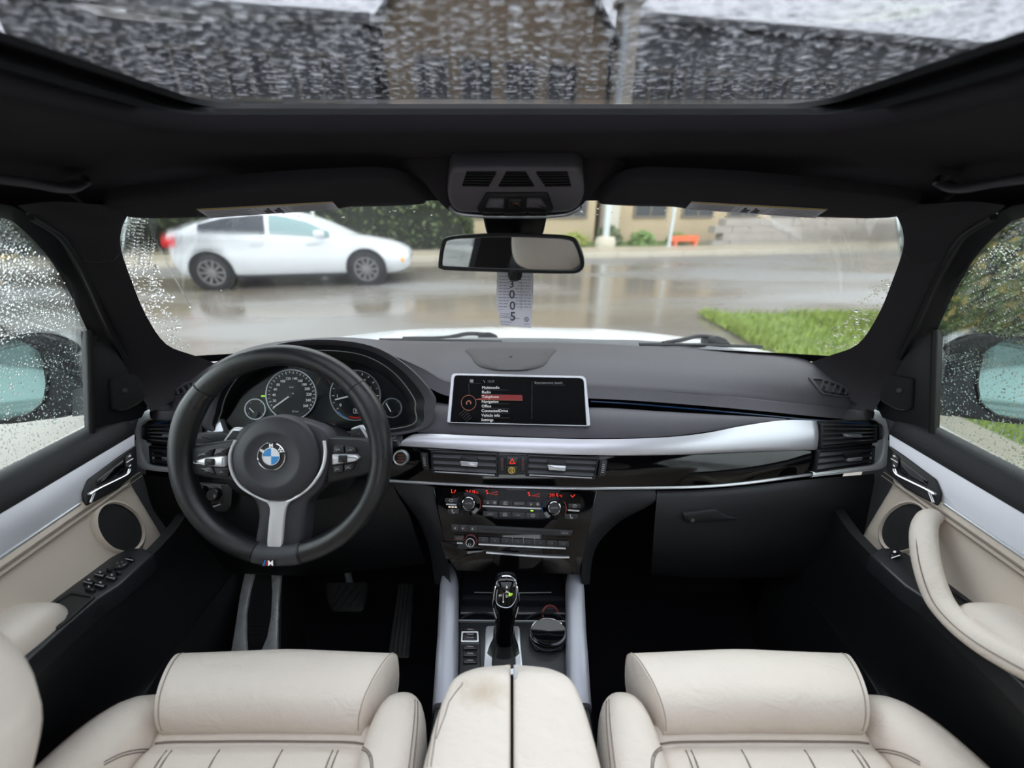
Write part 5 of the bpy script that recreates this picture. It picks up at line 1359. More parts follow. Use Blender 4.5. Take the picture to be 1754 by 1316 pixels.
def cbtn(x0, y0, x1, y1, sl=.02, par=None, name='button', m='darkbtn'):
    q = [zc(x0, y0), zc(x1, y0 + (x1 - x0) * sl), zc(x1, y1 + (x1 - x0) * sl), zc(x0, y1)]
    return MB().slab(PC, rnd(q, 1.2, 2), 0, .004, .0012).build(name, M[m], par or cl, 40)
def sym(par, kind, x, y, m='grey', s=1.0):
    mb = MB(); px, py = zc(x, y); h = .0046
    if kind == 'seat':
        mb.ribbon(PC, [(px - 2 * s, py - 3), (px - 1 * s, py + 2), (px + 2.5 * s, py + 2)], 2.0, h)
        mb.slab(PC, ell(px - 2 * s, py - 3.5, 1.2, 1.2, 6), .004, h)
    elif kind == 'defrost':
        mb.ribbon(PC, [(px - 3.5, py + 2), (px - 2.5, py - 2.5), (px + 2.5, py - 2.5), (px + 3.5, py + 2)], 1.0, h, closed=True)
        for k in (-1.2, 1.2): mb.ribbon(PC, [(px + k, py + 2.6), (px + k - .6, py), (px + k + .4, py - 1.5)], .8, h)
    elif kind == 'fan':
        for k in range(4):
            a = k * math.pi / 2; mb.slab(PC, ell(px + 1.7 * math.cos(a), py + 1.7 * math.sin(a), 1.3, 1.0, 7, rot=k * 90 + 30), .004, h)
    elif kind == 'recirc': mb.ribbon(PC, ell(px, py, 3, 2.2, 12, 20, 330), 1.1, h); mb.ribbon(PC, [(px + 1.5, py - 1), (px + 3.6, py - .8)], 1.4, h)
    elif kind == 'up': mb.slab(PC, [(px - 2, py + 2), (px + 2, py + 2), (px, py - 2.4)], .004, h)
    elif kind == 'prev': mb.slab(PC, [(px + 1.6, py - 2), (px + 1.6, py + 2), (px - 2, py)], .004, h)
    elif kind == 'next': mb.slab(PC, [(px - 1.6, py - 2), (px - 1.6, py + 2), (px + 2, py)], .004, h)
    else: mb.text(PC, kind, px, py, 2.7 * s, h)
    mb.build('symbol', M[m], par, 0)
for x0, y0, x1, y1, k in ((110, 175, 245, 225, 'recirc'), (140, 292, 262, 345, 'seat'), (520, 195, 680, 245, ''), (685, 202, 830, 252, 'defrost'), (835, 210, 975, 258, 'MAX A/C'), (980, 212, 1128, 262, ''), (515, 316, 680, 372, 'SYNC'), (685, 322, 820, 378, 'defrost'), (825, 328, 970, 385, 'A/C'), (975, 330, 1125, 390, 'recirc'), (1430, 235, 1560, 280, 'recirc'), (1390, 345, 1530, 400, 'seat')):
    o_ = cbtn(x0, y0, x1, y1)
    if k: sym(o_, k, (x0 + x1) / 2, (y0 + y1) / 2 + 1, 'grey')
    else: sym(o_, 'up', x0 + 50, (y0 + y1) / 2 + 1); sym(o_, 'fan', x0 + 122, (y0 + y1) / 2 + 3)
for (xa, ya), (xb, yb) in (((125, 240), (232, 245)), ((512, 258), (1140, 288)), ((1425, 302), (1545, 312))): cput(MB().ribbon(PC, [zc(xa, ya), zc(xb, yb)], 2.2, .0055, 0), 'chrome_bar', 'satin')
for cx, cy in ((365, 238), (1278, 285)):
    px, py = zc(cx, cy)
    kb = cput(MB().lathe(PC.at(px, py), PC.n, [(.0222, 0), (.0215, .002), (.0150, .003), (.0130, .008), (.0120, .009), (.0105, .0085)], 40, False), 'knob', 'piano')
    cput(MB().lathe(PC.at(px, py - 2), PC.n, [(.0117, .006), (.0115, .0092), (.0107, .0096), (.0104, .0085)], 36, False), 'knob_ring', 'chrome', kb)
    cput(MB().lathe(PC.at(px, py - 2), PC.n, [(.0106, .006), (.0104, .0088), (0, .0092)], 36), 'knob_face', 'darkbtn', kb)
    cput(MB().text(PC, 'AUTO', px, py - 2, 3.0, .0097), 'lettering', 'grey', kb, 0)
    cput(MB().ribbon(PC, ell(px, py, 20.5, 20.5, 10, 150, 215), 1.3, .0042), 'blue_arc', 'blue', kb, 0)
    cput(MB().ribbon(PC, ell(px, py, 20.5, 20.5, 10, -35, 30), 1.3, .0042), 'red_arc', 'redring', kb, 0)
for q_, (x, y) in enumerate(((545, 100), (995, 122))):
    tt = MB()
    if q_ == 0: tt.text(PC, '24.0', *zc(380, 112), 6.6, .0012); tt.text(PC, '°C', *zc(450, 118), 3.6, .0012)
    else: tt.text(PC, '20.5', *zc(1275, 148), 6.6, .0012); tt.text(PC, '°C', *zc(1350, 155), 3.6, .0012)
    px, py = zc(x, y)
    tt.slab(PC, ell(px + 1.5, py, 1.7, 1.3, 8), .0, .0012).slab(PC, ell(px + 3, py + 4, 1.5, 1.3, 8), .0, .0012).ribbon(PC, [(px + 6, py + 5), (px + 20, py + 1), (px + 20.5, py + 6)], .6, .0012, closed=True)
    if q_ == 0: px, py = zc(180, 102); tt.ribbon(PC, [(px, py - 3), (px, py + 3), (px + 2, py + 3)], 1.1, .0012).ribbon(PC, [(px + 4, py + 3), (px + 7, py - 2)], 1.3, .0012)
    else: px, py = zc(1475, 152); tt.ribbon(PC, [(px - 3, py - 1), (px, py + 2.5), (px + 4, py - 2)], 1.4, .0012)
    cput(tt, 'red_figures', 'red', None, 0)
tt = MB()
for k in range(3): tt.ribbon(PC, [zc(147 + k * 33, 272 + k), zc(170 + k * 33, 273 + k)], 1.8, .0012)
cput(tt, 'seat_heat_lamps', 'amber', None, 0)
cput(MB().ribbon(PC, [zc(1025, 312), zc(1055, 314)], 2, .0012), 'indicator_lamp', 'green', None, 0)
# radio
rd = thing('radio_panel', PC.at(880, 940), 'radio and disc panel with numbered preset buttons below the climate controls', 'radio')
MB().slab(PC, [zc(165, 452), zc(1480, 520), zc(1455, 582), zc(185, 535)], 0, .003, .001).build('disc_panel', M['deck'], rd)
MB().slab(PC, [zc(520, 495), zc(1280, 535), zc(1270, 556), zc(515, 522)], .003, .0036).build('disc_slot', M['gap'], rd)
for x0, x1, k in ((178, 255, 'prev'), (258, 348, 'next'), (352, 458, 'up')):
    o_ = cbtn(x0, 458 + (x0 - 178) * .05, x1, 528 + (x0 - 178) * .045, .05, rd); sym(o_, k, (x0 + x1) / 2, 496 + (x0 - 178) * .03)
o_ = cbtn(1330, 520, 1462, 575, .04, rd); sym(o_, 'MODE', 1395, 550)
for k in range(8):
    x0 = 462 + k * 122; o_ = cbtn(x0 + 3, 590 + k * 6, x0 + 118, 650 + k * 6, .045, rd); sym(o_, str(k + 1), x0 + 62, 622 + k * 6)
o_ = cbtn(205, 575, 315, 632, .04, rd); sym(o_, 'PAUSE', 262, 606, 'orange')
for (xa, ya), (xb, yb) in (((240, 652), (300, 656)), ((470, 666), (1400, 712))): MB().ribbon(PC, [zc(xa, ya), zc(xb, yb)], 2.2, .0055, 0).build('chrome_bar', M['satin'], rd)
px, py = zc(388, 632)
kb = MB().lathe(PC.at(px, py), PC.n, [(.0125, 0), (.012, .004), (.0095, .005), (.009, .014), (.008, .016), (0, .016)], 32).build('volume_knob', M['piano'], rd)
MB().lathe(PC.at(px, py), PC.n, [(.0118, .0042), (.0112, .0052), (.0104, .0052), (.0100, .0042)], 32, False).build('red_ring', M['redring'], kb)
MB().lathe(PC.at(px, py), PC.n, [(.0082, .0155), (.0078, .0168), (.0070, .0168), (.0068, .0155)], 32, False).build('chrome_ring', M['satin'], kb)
MB().ribbon(PC, ell(px - 1, py + 3, 2, 2, 10, -60, 240), .9, .0166).build('power_symbol', M['grey'], kb, 0)

# ================================================================== centre console
DK = Pl(C(0, .5, -.71), V((0, 0, 1)))
con = thing('centre_console', C(0, .45, -1.1), 'centre console between the front seats with grey rails and storage tray', 'console')
MB().box(C(-.105, -.2, -1.1), C(.105, .60, -.722)).build('tunnel', M['carpet'], con, 0)
for sd in (-1, 1):
    rows = []
    for px, py, z, rw in ((769, 975, -.70, .010), (770, 990, -.685, .0165), (769, 1010, -.68, .0185), (768, 1045, -.682, .0185), (767, 1085, -.687, .0185), (765, 1130, -.692, .019), (763, 1175, -.70, .019), (761, 1215, -.705, .019)):
        c = WZ(px, py, z); loop = []
        for k in range(16):
            a = 2 * math.pi * k / 16; loop.append(c + V((rw * math.copysign(abs(math.cos(a)) ** .6, math.cos(a)), 0, .03 * math.copysign(abs(math.sin(a)) ** .7, math.sin(a)) - .012)))
        rows.append(loop)
    mb = MB().loft(rows, 3, 1, True, True)
    if sd > 0: mb = mb.mirror()
    mb.build('side_rail', M['rail'], con, 60)
    fl_ = MB().sheet([[C(sd * .118, y, -.70), C(sd * .13, y, -.76), C(sd * .135, y, -.95), C(sd * .14, y, -1.1)] for y in (-.15, .2, .45, .62)], .01, 1, 3, V((-sd, 0, 0)))
    fl_.build('side_wall', M['plast'], con, 50)
# front tray and cup holders
MB().slab(DK, [(790, 985), (968, 988), (984, 1068), (782, 1066)], -.03, -.02).build('tray_floor', M['gap'], con)
tray = MB().ribbon(DK, [(812, 1010), (877, 1011), (945, 1010)], .8, -.008, -.010)
tray.build('tray_edge', M['grey'], con, 0)
MB().slab(DK, [(792, 1016), (972, 1018), (974, 1027), (790, 1024)], -.02, -.004, .002).build('tray_divider', M['deck'], con)
MB().slab(DK, [(789, 1033), (976, 1035), (977, 1046), (788, 1044)], -.025, -.008, .002).build('tray_divider', M['plast'], con)
MB().ribbon(DK, [(789, 1046), (975, 1047)], 1.0, -.006, -.01).build('tray_edge', M['grey'], con, 0)
for cx in (822, 934):
    MB().tube([DK.at(a, b, -.004) for a, b in ell(cx, 1068, 36, 20, 20, 180, 360)], .0022, 6).build('cup_holder_rim', M['deck'], con)
so_ = MB().lathe(DK.at(943, 1046, -.012), V((0, -.5, .86)), [(.017, -.006), (.017, .003), (.0135, .004), (.013, -.004)], 28, False).build('socket_ring', M['redring'], con)
MB().lathe(DK.at(943, 1042, -.012), V((0, -.7, .7)), [(.013, -.004), (.0125, .001), (0, .0015)], 24).build('socket_cap', M['gap'], con)
MB().slab(DK, [(782, 1068), (980, 1069), (990, 1160), (776, 1160)], -.03, .004, .003).build('deck', M['deck'], con)
MB().ribbon(DK, [(783, 1066.5), (980, 1068)], 2.0, .0065, -.01).build('deck_edge', M['satin'], con, 0)
# drive mode switches
sw = thing('mode_switch', DK.at(805, 1130), 'narrow bank of driving mode switches beside the gear lever', 'switch')
MB().slab(DK, rnd([(788, 1077), (822, 1077), (824, 1160), (786, 1160)], 3), .003, .007, .002).build('bezel', M['plast'], sw)
for y0, y1, m_ in ((1081, 1089, 'darkbtn'), (1110, 1119, 'darkbtn'), (1121, 1131, 'darkbtn'), (1133, 1143, 'darkbtn')):
    b_ = MB().slab(DK, rnd([(794, y0), (817, y0), (818, y1), (793, y1)], 2), .006, .011, .002).build('button', M[m_], sw)
    MB().ribbon(DK, [(801, (y0 + y1) / 2), (811, (y0 + y1) / 2 + .5)], 1.4, .0116).build('symbol', M['grey'], b_, 0)
b_ = MB().slab(DK, rnd([(792, 1091), (819, 1091), (820, 1108), (791, 1108)], 2), .006, .014, .003).build('rocker', M['darkbtn'], sw)
MB().ring(DK, rnd([(791, 1090), (820, 1090), (821, 1109), (790, 1109)], 2), rnd([(794, 1093), (817, 1093), (818, 1106), (793, 1106)], 2), .006, .0145, .001).build('rocker_frame', M['satin'], b_)
MB().ribbon(DK, [(800, 1096), (812, 1096)], 1, .0148).ribbon(DK, [(800, 1101), (812, 1101)], 1, .0148).build('symbol', M['grey'], b_, 0)
# gear lever
gl = thing('gear_lever', DK.at(865, 1125), 'glossy black gear lever with a chrome edge standing on the console', 'gear lever')
MB().slab(DK, rnd([(832, 1076), (890, 1076), (896, 1160), (828, 1160)], 6), .003, .007, .002).build('base_plate', M['satin'], gl)
MB().slab(DK, rnd([(846, 1075), (880, 1075), (884, 1150), (842, 1150)], 8), .005, .010, .003).build('gate', M['gap'], gl)
rows = []
for px, py, t_, rw, dp in ((862, 1128, .665, 26, .030), (863, 1112, .672, 23, .026), (864, 1096, .674, 17.5, .019), (864, 1085, .674, 16, .017)):
    c = W(px, py, t_); rows.append([c + V((rw * .67 / F * math.cos(a) * (1 + .12 * math.sin(5 * a)), dp * math.sin(a) * .8, dp * .25 * math.sin(a))) for a in (2 * math.pi * k / 24 for k in range(24))])
MB().loft(rows, 3, 1, True, True).build('gaiter', M['wheelleather'], gl, 60)
def lev(rws):
    rows = []
    for px, py, t_, rw, dp in rws:
        c = W(px, py, t_); up = V((0, SP, CP)); rows.append([c + V((1, 0, 0)) * rw * t_ / F * math.copysign(abs(math.cos(a)) ** .8, math.cos(a)) + FW * dp * math.copysign(abs(math.sin(a)) ** .8, math.sin(a)) for a in (2 * math.pi * k / 28 for k in range(28))])
    return rows
LV = [(864, 1100, .672, 15, .014), (864, 1080, .670, 15.5, .015), (865, 1062, .668, 17, .018), (866, 1040, .665, 21, .021), (866, 1020, .664, 23, .022), (867, 1003, .664, 22.5, .021), (867, 992, .665, 20, .018), (867, 985.5, .667, 15, .013), (867, 983, .668, 7, .006)]
hd_ = MB().loft(lev(LV), 4, 1, True, True); ho = hd_.build('lever_head', M['piano'], gl, 70)
HS = Surf(hd_)
MB().tube([HS.at(a, b, .0005) for a, b in crv([(851, 1060), (846, 1040), (847, 1015), (852, 996), (860, 988), (874, 988), (883, 996), (887, 1015), (887, 1040), (881, 1062)], 4)], .0016, 6).build('chrome_edge', M['chrome'], ho)
MB().tube([HS.at(a, b, .0003) for a, b in crv([(852, 1010), (850, 1030), (856, 1038), (866, 1041), (876, 1038), (884, 1024), (884, 1002)], 4)], .0007, 5).build('display_outline', M['satin'], ho)
tt = MB()
for s_, x, y in (('R', 868.5, 1006), ('N', 868.5, 1013.5), ('D', 868.5, 1021), ('M', 857, 1020)): tt.text(HS, s_, x, y, 4.2, .0012)
tt.ribbon(HS, [(862, 1017), (862, 1031)], .7, .0012); tt.slab(HS, ell(862, 1031, 1.2, 1.2, 6), .0, .0013)
tt.build('gear_letters', M['white'], ho, 0)
MB().text(HS, 'P', 876, 1018.5, 5, .0012, bold=True).slab(HS, rrect(871.5, 1015.5, 873.5, 1021), 0, .0012).build('park_lamp', M['green'], ho, 0)
MB().text(HS, 'P', 868, 989.5, 4, .0012).build('park_button_letter', M['grey'], ho, 0)
# rotary controller
PRC = DK.at(938, 1100, .004)
SQY = Matrix.Translation(PRC) @ Matrix.Diagonal((1, .76, 1, 1)) @ Matrix.Translation(-PRC)
ctl = thing('rotary_controller', PRC, 'round glossy rotary menu controller beside the gear lever', 'controller')
MB().slab(DK, rnd([(909, 1082), (970, 1082), (974, 1098), (962, 1120), (916, 1120), (905, 1098)], 4), .003, .011, .003).build('base', M['plast'], ctl)
MB().lathe(PRC, V((0, 0, 1)), [(.030, .004), (.030, .010), (.0325, .013), (.0330, .021), (.0315, .026), (.0290, .028)], 44, False).move(SQY).build('knob', M['piano'], ctl)
MB().lathe(PRC, V((0, 0, 1)), [(.0326, .0225), (.0322, .0250), (.0305, .0275), (.0298, .0270)], 44, False).move(SQY).build('chrome_rim', M['chrome'], ctl)
MB().lathe(PRC, V((0, 0, 1)), [(.0325, .011), (.0332, .013), (.0326, .015)], 44, False).move(SQY).build('chrome_rim', M['chrome'], ctl)
MB().lathe(PRC, V((0, 0, 1)), [(.0292, .025), (.0288, .0275), (.020, .0265), (0, .026)], 44).move(SQY).build('touch_pad', M['piano'], ctl)
for x0, x1, s_ in ((917, 936, 'BACK'), (939, 961, 'OPTION')):
    b_ = MB().slab(DK, rnd([(x0, 1110), (x1, 1110), (x1 - 1, 1118), (x0 + 1, 1118)], 1.5), .009, .014, .002).build('button', M['darkbtn'], ctl)
    MB().text(DK, s_, (x0 + x1) / 2, 1114, 2.6, .0147).build('lettering', M['grey'], b_, 0)

# ================================================================== armrest
arm = thing('armrest', C(0, .15, -.70), 'split ivory leather centre armrest with a faint brown stain', 'armrest')
AP = Pl(C(0, .2, -.545), V((0, 0, 1)))
def beige_stained():
    m = M['beige'].copy(); m.name = 'stained_ivory_leather'; nt = m.node_tree; b = nt.nodes['Principled BSDF']
    src = b.inputs['Base Color'].links[0].from_socket
    tc = nd(nt, 'ShaderNodeTexCoord'); c = AP.at(828, 1182)
    mp = nd(nt, 'ShaderNodeMapping', vector_type='POINT'); mp.inputs['Location'].default_value = (-c.x / .032, -c.y / .020, -c.z / .06); mp.inputs['Scale'].default_value = (1 / .032, 1 / .020, 1 / .06)
    nz = nd(nt, 'ShaderNodeTexNoise', Scale=70.0, Detail=4.0); nt.links.new(tc.outputs['Object'], nz.inputs['Vector']); nt.links.new(tc.outputs['Object'], mp.inputs[0])
    ln_ = nd(nt, 'ShaderNodeVectorMath', operation='LENGTH'); nt.links.new(mp.outputs[0], ln_.inputs[0])
    sb_ = nd(nt, 'ShaderNodeMath', operation='MULTIPLY_ADD'); nt.links.new(nz.outputs['Fac'], sb_.inputs[0]); sb_.inputs[1].default_value = 1.2; nt.links.new(ln_.outputs['Value'], sb_.inputs[2])
    mr = nd(nt, 'ShaderNodeMapRange'); mr.inputs[1].default_value = .6; mr.inputs[2].default_value = 1.9; mr.inputs[3].default_value = .5; mr.inputs[4].default_value = 0; nt.links.new(sb_.outputs[0], mr.inputs[0])
    mx = nd(nt, 'ShaderNodeMix', data_type='RGBA'); nt.links.new(mr.outputs[0], mx.inputs[0]); nt.links.new(src, mx.inputs[6]); mx.inputs[7].default_value = s2l((165, 142, 105)) + (1,)
    nt.links.new(mx.outputs[2], b.inputs['Base Color'])
    return m
M['stained'] = beige_stained()
def lid(outline, mt, mirrored=False):
    """outline: outer edge from the front to the back in pixels, inner edge straight beside the split"""
    rows = []
    for x_out, py in outline: pass
    return None
for sd, mt in ((-1, M['stained']), (1, M['beige'])):
    # outer edge in cabin metres, front to back
    oe = [(.004, .3262), (.020, .3260), (.045, .3235), (.062, .3165), (.080, .300), (.088, .280), (.0935, .258), (.0985, .225), (.1005, .195), (.102, .10), (.102, -.12)]
    ie = [(.0018, .3262), (.0018, .3255), (.0018, .322), (.0018, .315), (.0018, .30), (.0018, .28), (.0018, .258), (.0018, .225), (.0018, .195), (.0018, .10), (.0018, -.12)]
    rows = []
    for (xo, yo), (xi, yi) in zip(oe, ie):
        row = []
        for k, (f, dz) in enumerate(((0, -.035), (0, -.010), (.015, -.003), (.06, 0), (.3, .002), (.6, .001), (.85, -.003), (.95, -.009), (1.0, -.024), (1.0, -.06))):
            x = xi + (xo - xi) * f; y = yi + (yo - yi) * f
            drop = .028 * max(0, (yo - .29) / .036) ** 2
            row.append(C(sd * x, y, -.548 + dz - drop))
        rows.append(row)
    f0 = [V((p.x, p.y + .004, p.z - .02)) for p in rows[0]]
    mb = MB().loft([f0] + rows, 3, 2)
    lo = mb.build('armrest_lid', mt, arm, 60)
    LS = Surf(mb)
    for off in (0, 6.5):
        if sd < 0: pts = [(790 - off, 1134 + off * .5), (772 - off, 1165), (757 - off, 1205), (747 - off, 1255), (738 - off, 1314)]
        else: pts = [(978 + off, 1133 + off * .5), (1000 + off, 1172), (1016 + off, 1215), (1027 + off, 1262), (1034 + off, 1314)]
        MB().tube([LS.at(a, b, .0001) for a, b in crv(pts, 5)], .0007, 5).build('stitching', M['stitch'], lo)
MB().slab(AP, rnd([(881, 1136), (886, 1136), (886, 1160), (881, 1160)], 1), -.02, -.004).build('latch', M['satin'], arm)
MB().box(C(-.09, -.12, -.70), C(.09, .285, -.585)).build('armrest_box', M['plast'], arm, 0)
# ================================================================== front seats
def seat(side):
    left = side < 0
    root = thing('car_seat', C(side * .34, .1, -1.05), 'ivory leather driver seat in front of the steering wheel' if left else 'ivory leather passenger seat facing the glovebox', 'seat')
    def put(mb, n, m, par=None, sm=60): return (mb if left else mb.mirror()).build(n, M[m], par or root, sm)
    # thigh support: profile swept across the seat
    prof = [(.340, -.735), (.368, -.70), (.378, -.650), (.372, -.625), (.355, -.611), (.330, -.604), (.305, -.606), (.288, -.620), (.281, -.640), (.284, -.66), (.30, -.70)]
    xs = [(-.519, .965, 0), (-.5175, .992, 0), (-.512, 1, 0), (-.43, 1, .003), (-.3475, 1, .006), (-.26, 1, .003), (-.187, 1, 0), (-.182, .992, 0), (-.1805, .965, 0)]
    rows = []
    for x, s, dy in xs:
        k = .93 if False else 1
        row = []
        for y, z in prof:
            yy = .33 + (y - .33) * s + dy * (.4 if y > .33 else 0); zz = -.66 + (z + .66) * s + dy
            f = (y - .28) / .1
            f = max(0, min(1, f)); xx = -.3395 - .008 * f + (x + .3475) * (.80 + .20 * f)
            row.append(C(xx, yy, zz))
        rows.append(row)
    tm = MB().loft(rows, 3, 3); n = len(crv(rows[0], 3))
    tm.f.append(list(range(n))); tm.f.append([len(tm.v) - n + i for i in range(n)])
    th = put(tm, 'thigh_support', 'beige')
    for x in (-.5125, -.1825):
        pr = [C(-.3395 - .008 * max(0, min(1, (y - .28) / .1)) + (x + .3475) * (.80 + .20 * max(0, min(1, (y - .28) / .1))), y, z + .0004) for y, z in prof[2:9]]
        put(MB().tube(crv(pr, 4), .0009, 5), 'seam', 'seam', th)
    # main cushion
    rows = []
    for y, z in ((.305, -.70), (.300, -.665), (.292, -.652), (.280, -.650), (.272, -.654), (.262, -.648), (.24, -.646), (.1, -.652), (-.02, -.66), (-.12, -.66)):
        rows.append([C(x, y, z + dz) for x, dz in ((-.50, -.03), (-.492, -.012), (-.47, -.002), (-.40, 0), (-.342, .001), (-.28, 0), (-.215, -.002), (-.192, -.012), (-.184, -.03))])
    cm = MB().loft(rows, 3, 3); cu = put(cm, 'cushion', 'beige')
    cb = BVHTree.FromPolygons(cm.v, cm.f)
    def onc(x, y): return cb.ray_cast(C(x, y, -.5), V((0, 0, -1)))[0] + V((0, 0, .0009))
    put(MB().tube([onc(-.482 + k * .0142, .2745) for k in range(21)], .0013, 5), 'seam', 'stitch', cu)
    for x in (-.455, -.448, -.385, -.302, -.236, -.229):
        put(MB().tube([onc(x + (.006 if x < -.342 else -.006) * t, .264 - t * .2) for t in [k * .06 for k in range(26)]], .0010, 5), 'stitching', 'stitch', cu)
    # side bolsters
    for nm, x0, x1, hw, tip in (('outer_bolster', -.522, -.560, .049, .335), ('inner_bolster', -.160, -.148, .044, .338)):
        rows = []
        for s, k in ((0, .12), (.008, .42), (.025, .70), (.055, .88), (.1, .97), (.17, 1), (.3, 1), (.45, 1)):
            y = tip - s; t = min(1, s / .2); cx = x0 + (x1 - x0) * t; loop = []
            for j in range(20):
                a = 2 * math.pi * j / 20; c_, s_ = math.cos(a), math.sin(a)
                loop.append(C(cx + hw * k * math.copysign(abs(c_) ** .8, c_), y, -.662 + (.062 * k * (1.0 if s_ > 0 else 1.2)) * math.copysign(abs(s_) ** .8, s_) - .018 * (1 - k)))
            rows.append(loop)
        bm_ = MB().loft(rows, 3, 1, True, True); bo_ = put(bm_, nm, 'beige')
        e = 1 if nm == 'inner_bolster' else -1
        bs_ = Surf(bm_)
        for q in (0, 5):
            pp = [(614, 1277 + q), (628, 1284 + q), (637 - q * .6, 1298 + q), (639 - q * .6, 1325)] if e > 0 else [(178, 1306 + q), (208, 1291 + q), (240, 1284 + q), (262, 1285 + q)]
            put(MB().tube([bs_.at(a, b, .0003) for a, b in crv(pp, 4)], .0008, 5), 'stitching', 'stitch', bo_)
        for q in (.62, .74):
            pts = []
            for s, k in ((.025, .70), (.055, .88), (.1, .97), (.17, 1), (.3, 1)):
                t = min(1, s / .2); cx = x0 + (x1 - x0) * t; c_ = q
                pts.append(C(cx + e * hw * k * (abs(c_) ** .8) * 1.01, tip - s, -.662 + .062 * k * (math.sqrt(1 - q * q)) ** .8 - .018 * (1 - k) + .0006))
            put(MB().tube(crv(pts, 4), .0009, 5), 'stitching', 'stitch', bo_)
    # backrest with a forward outer wing, and head restraint
    dy = 0 if left else -.035
    rows = []
    for z, yb, w in ((-.66, -.06, .21), (-.55, -.03, .23), (-.46, .01, .245), (-.39, .055, .245), (-.33, .075, .235), (-.29, .060, .215), (-.265, .03, .18), (-.24, -.02, .11)):
        c0 = -.378 - .6 * max(0, z + .39); loop = []
        pr = [(-1.0, -.10), (-1.02, .03), (-1.0, .12), (-.78, .165), (-.45, .165), (-.12, .135), (.08, .04), (.45, -.01), (.72, .0), (.92, -.02), (1.0, -.05), (.96, -.10), (.4, -.13), (-.4, -.13)]
        for u, f in pr:
            wing = 1
            loop.append(C(c0 + u * w, yb + dy + f * wing, z))
        rows.append(loop)
    put(MB().loft(rows, 6, 4, True, True), 'backrest', 'beige')
    rows = []
    for z, k in ((-.185, .55), (-.17, .85), (-.13, 1), (-.06, 1.0), (-.015, .9), (.0, .55)):
        loop = []
        for j in range(20):
            a = 2 * math.pi * j / 20; c_, s_ = math.cos(a), math.sin(a)
            loop.append(C(-.36 + .13 * k * math.copysign(abs(c_) ** .6, c_), -.10 + .05 * k * math.copysign(abs(s_) ** .7, s_), z))
        rows.append(loop)
    put(MB().loft(rows, 3, 1, True, True), 'head_restraint', 'beige')
    for x in (-.40, -.32): put(MB().tube([C(x, -.10, -.17), C(x, -.08, -.28)], .006, 8), 'post', 'satin')
    put(MB().box(C(-.49, -.12, -1.08), C(-.20, .27, -.70), .02), 'seat_base', 'plast')
seat(-1); seat(1)

# ================================================================== pedals
br = thing('brake_pedal', W(595, 1050, 1.02), 'black rubber brake pedal with a crossed tread', 'pedal')
PBk = Pl.p3((560, 1000, 1.06), (632, 1000, 1.06), (595, 1050, 1.0))
MB().slab(PBk, rnd([(558, 1000), (632, 998), (630, 1025), (622, 1050), (570, 1050), (561, 1030)], 6), -.012, .006, .004).build('pad', M['rubber'], br)
for k in range(7):
    x = 556 + k * 14
    for a, b in (((x, 1003), (x + 28, 1042)), ((x + 14, 1003), (x - 14, 1042))):
        a = (max(562, min(628, a[0])), a[1]); b = (max(566, min(624, b[0])), b[1])
        MB().ribbon(PBk, [a, b], 1.5, .009, .005).build('tread_rib', M['plast'], br, 0)
MB().tube([W(600, 1005, 1.07), W(596, 985, 1.12), W(590, 950, 1.16)], .009, 8).build('pedal_arm', M['satin'], br)
ac = thing('accelerator_pedal', W(690, 1115, 1.0), 'tall narrow black accelerator pedal beside the console', 'pedal')
PAc = Pl.p3((675, 1110, .96), (705, 1110, .96), (690, 1000, 1.10))
MB().slab(PAc, rnd([(683, 1000), (710, 1000), (702, 1130), (664, 1130)], 5), -.012, .006, .004).build('pad', M['rubber'], ac)
for k in range(4):
    x0 = 687 + k * 6; x1 = 672 + k * 8
    MB().ribbon(PAc, [(x0, 1006), (x1, 1125)], 1.8, .009, .005).build('tread_rib', M['plast'], ac, 0)
fr_ = thing('footrest', W(440, 1115, .86), 'worn metal edged driver footrest with dark rubber tread below the wheel', 'footrest')
PF = Pl.p3((400, 1115, .85), (480, 1115, .85), (440, 975, .93))
MB().slab(PF, [(418, 965), (484, 965), (480, 1140), (396, 1140)], -.12, 0).build('tread', M['rubber'], fr_)
z_ = lambda x, y: (260 + x * .27366, 960 + y * .27366)
MB().slab(PF, [z_(590, 85), z_(650, 85), z_(620, 200), z_(598, 340), z_(597, 480), z_(606, 585), z_(610, 640), z_(495, 640), z_(505, 585), z_(535, 400), z_(560, 230)], -.005, .007, .002).build('metal_edge', M['wornmetal'], fr_)
MB().slab(PF, [z_(755, 70), z_(818, 70), z_(800, 250), z_(793, 480), z_(793, 640), z_(660, 640), z_(690, 575), z_(730, 480), z_(755, 350), z_(762, 200)], -.005, .007, .002).build('metal_edge', M['wornmetal'], fr_)
for k in range(12):
    y = 300 + k * 26
    MB().ribbon(PF, [z_(604, y), z_(735 - k * 4, y)], 1.2, .003, -.001).build('tread_rib', M['plast'], fr_, 0)
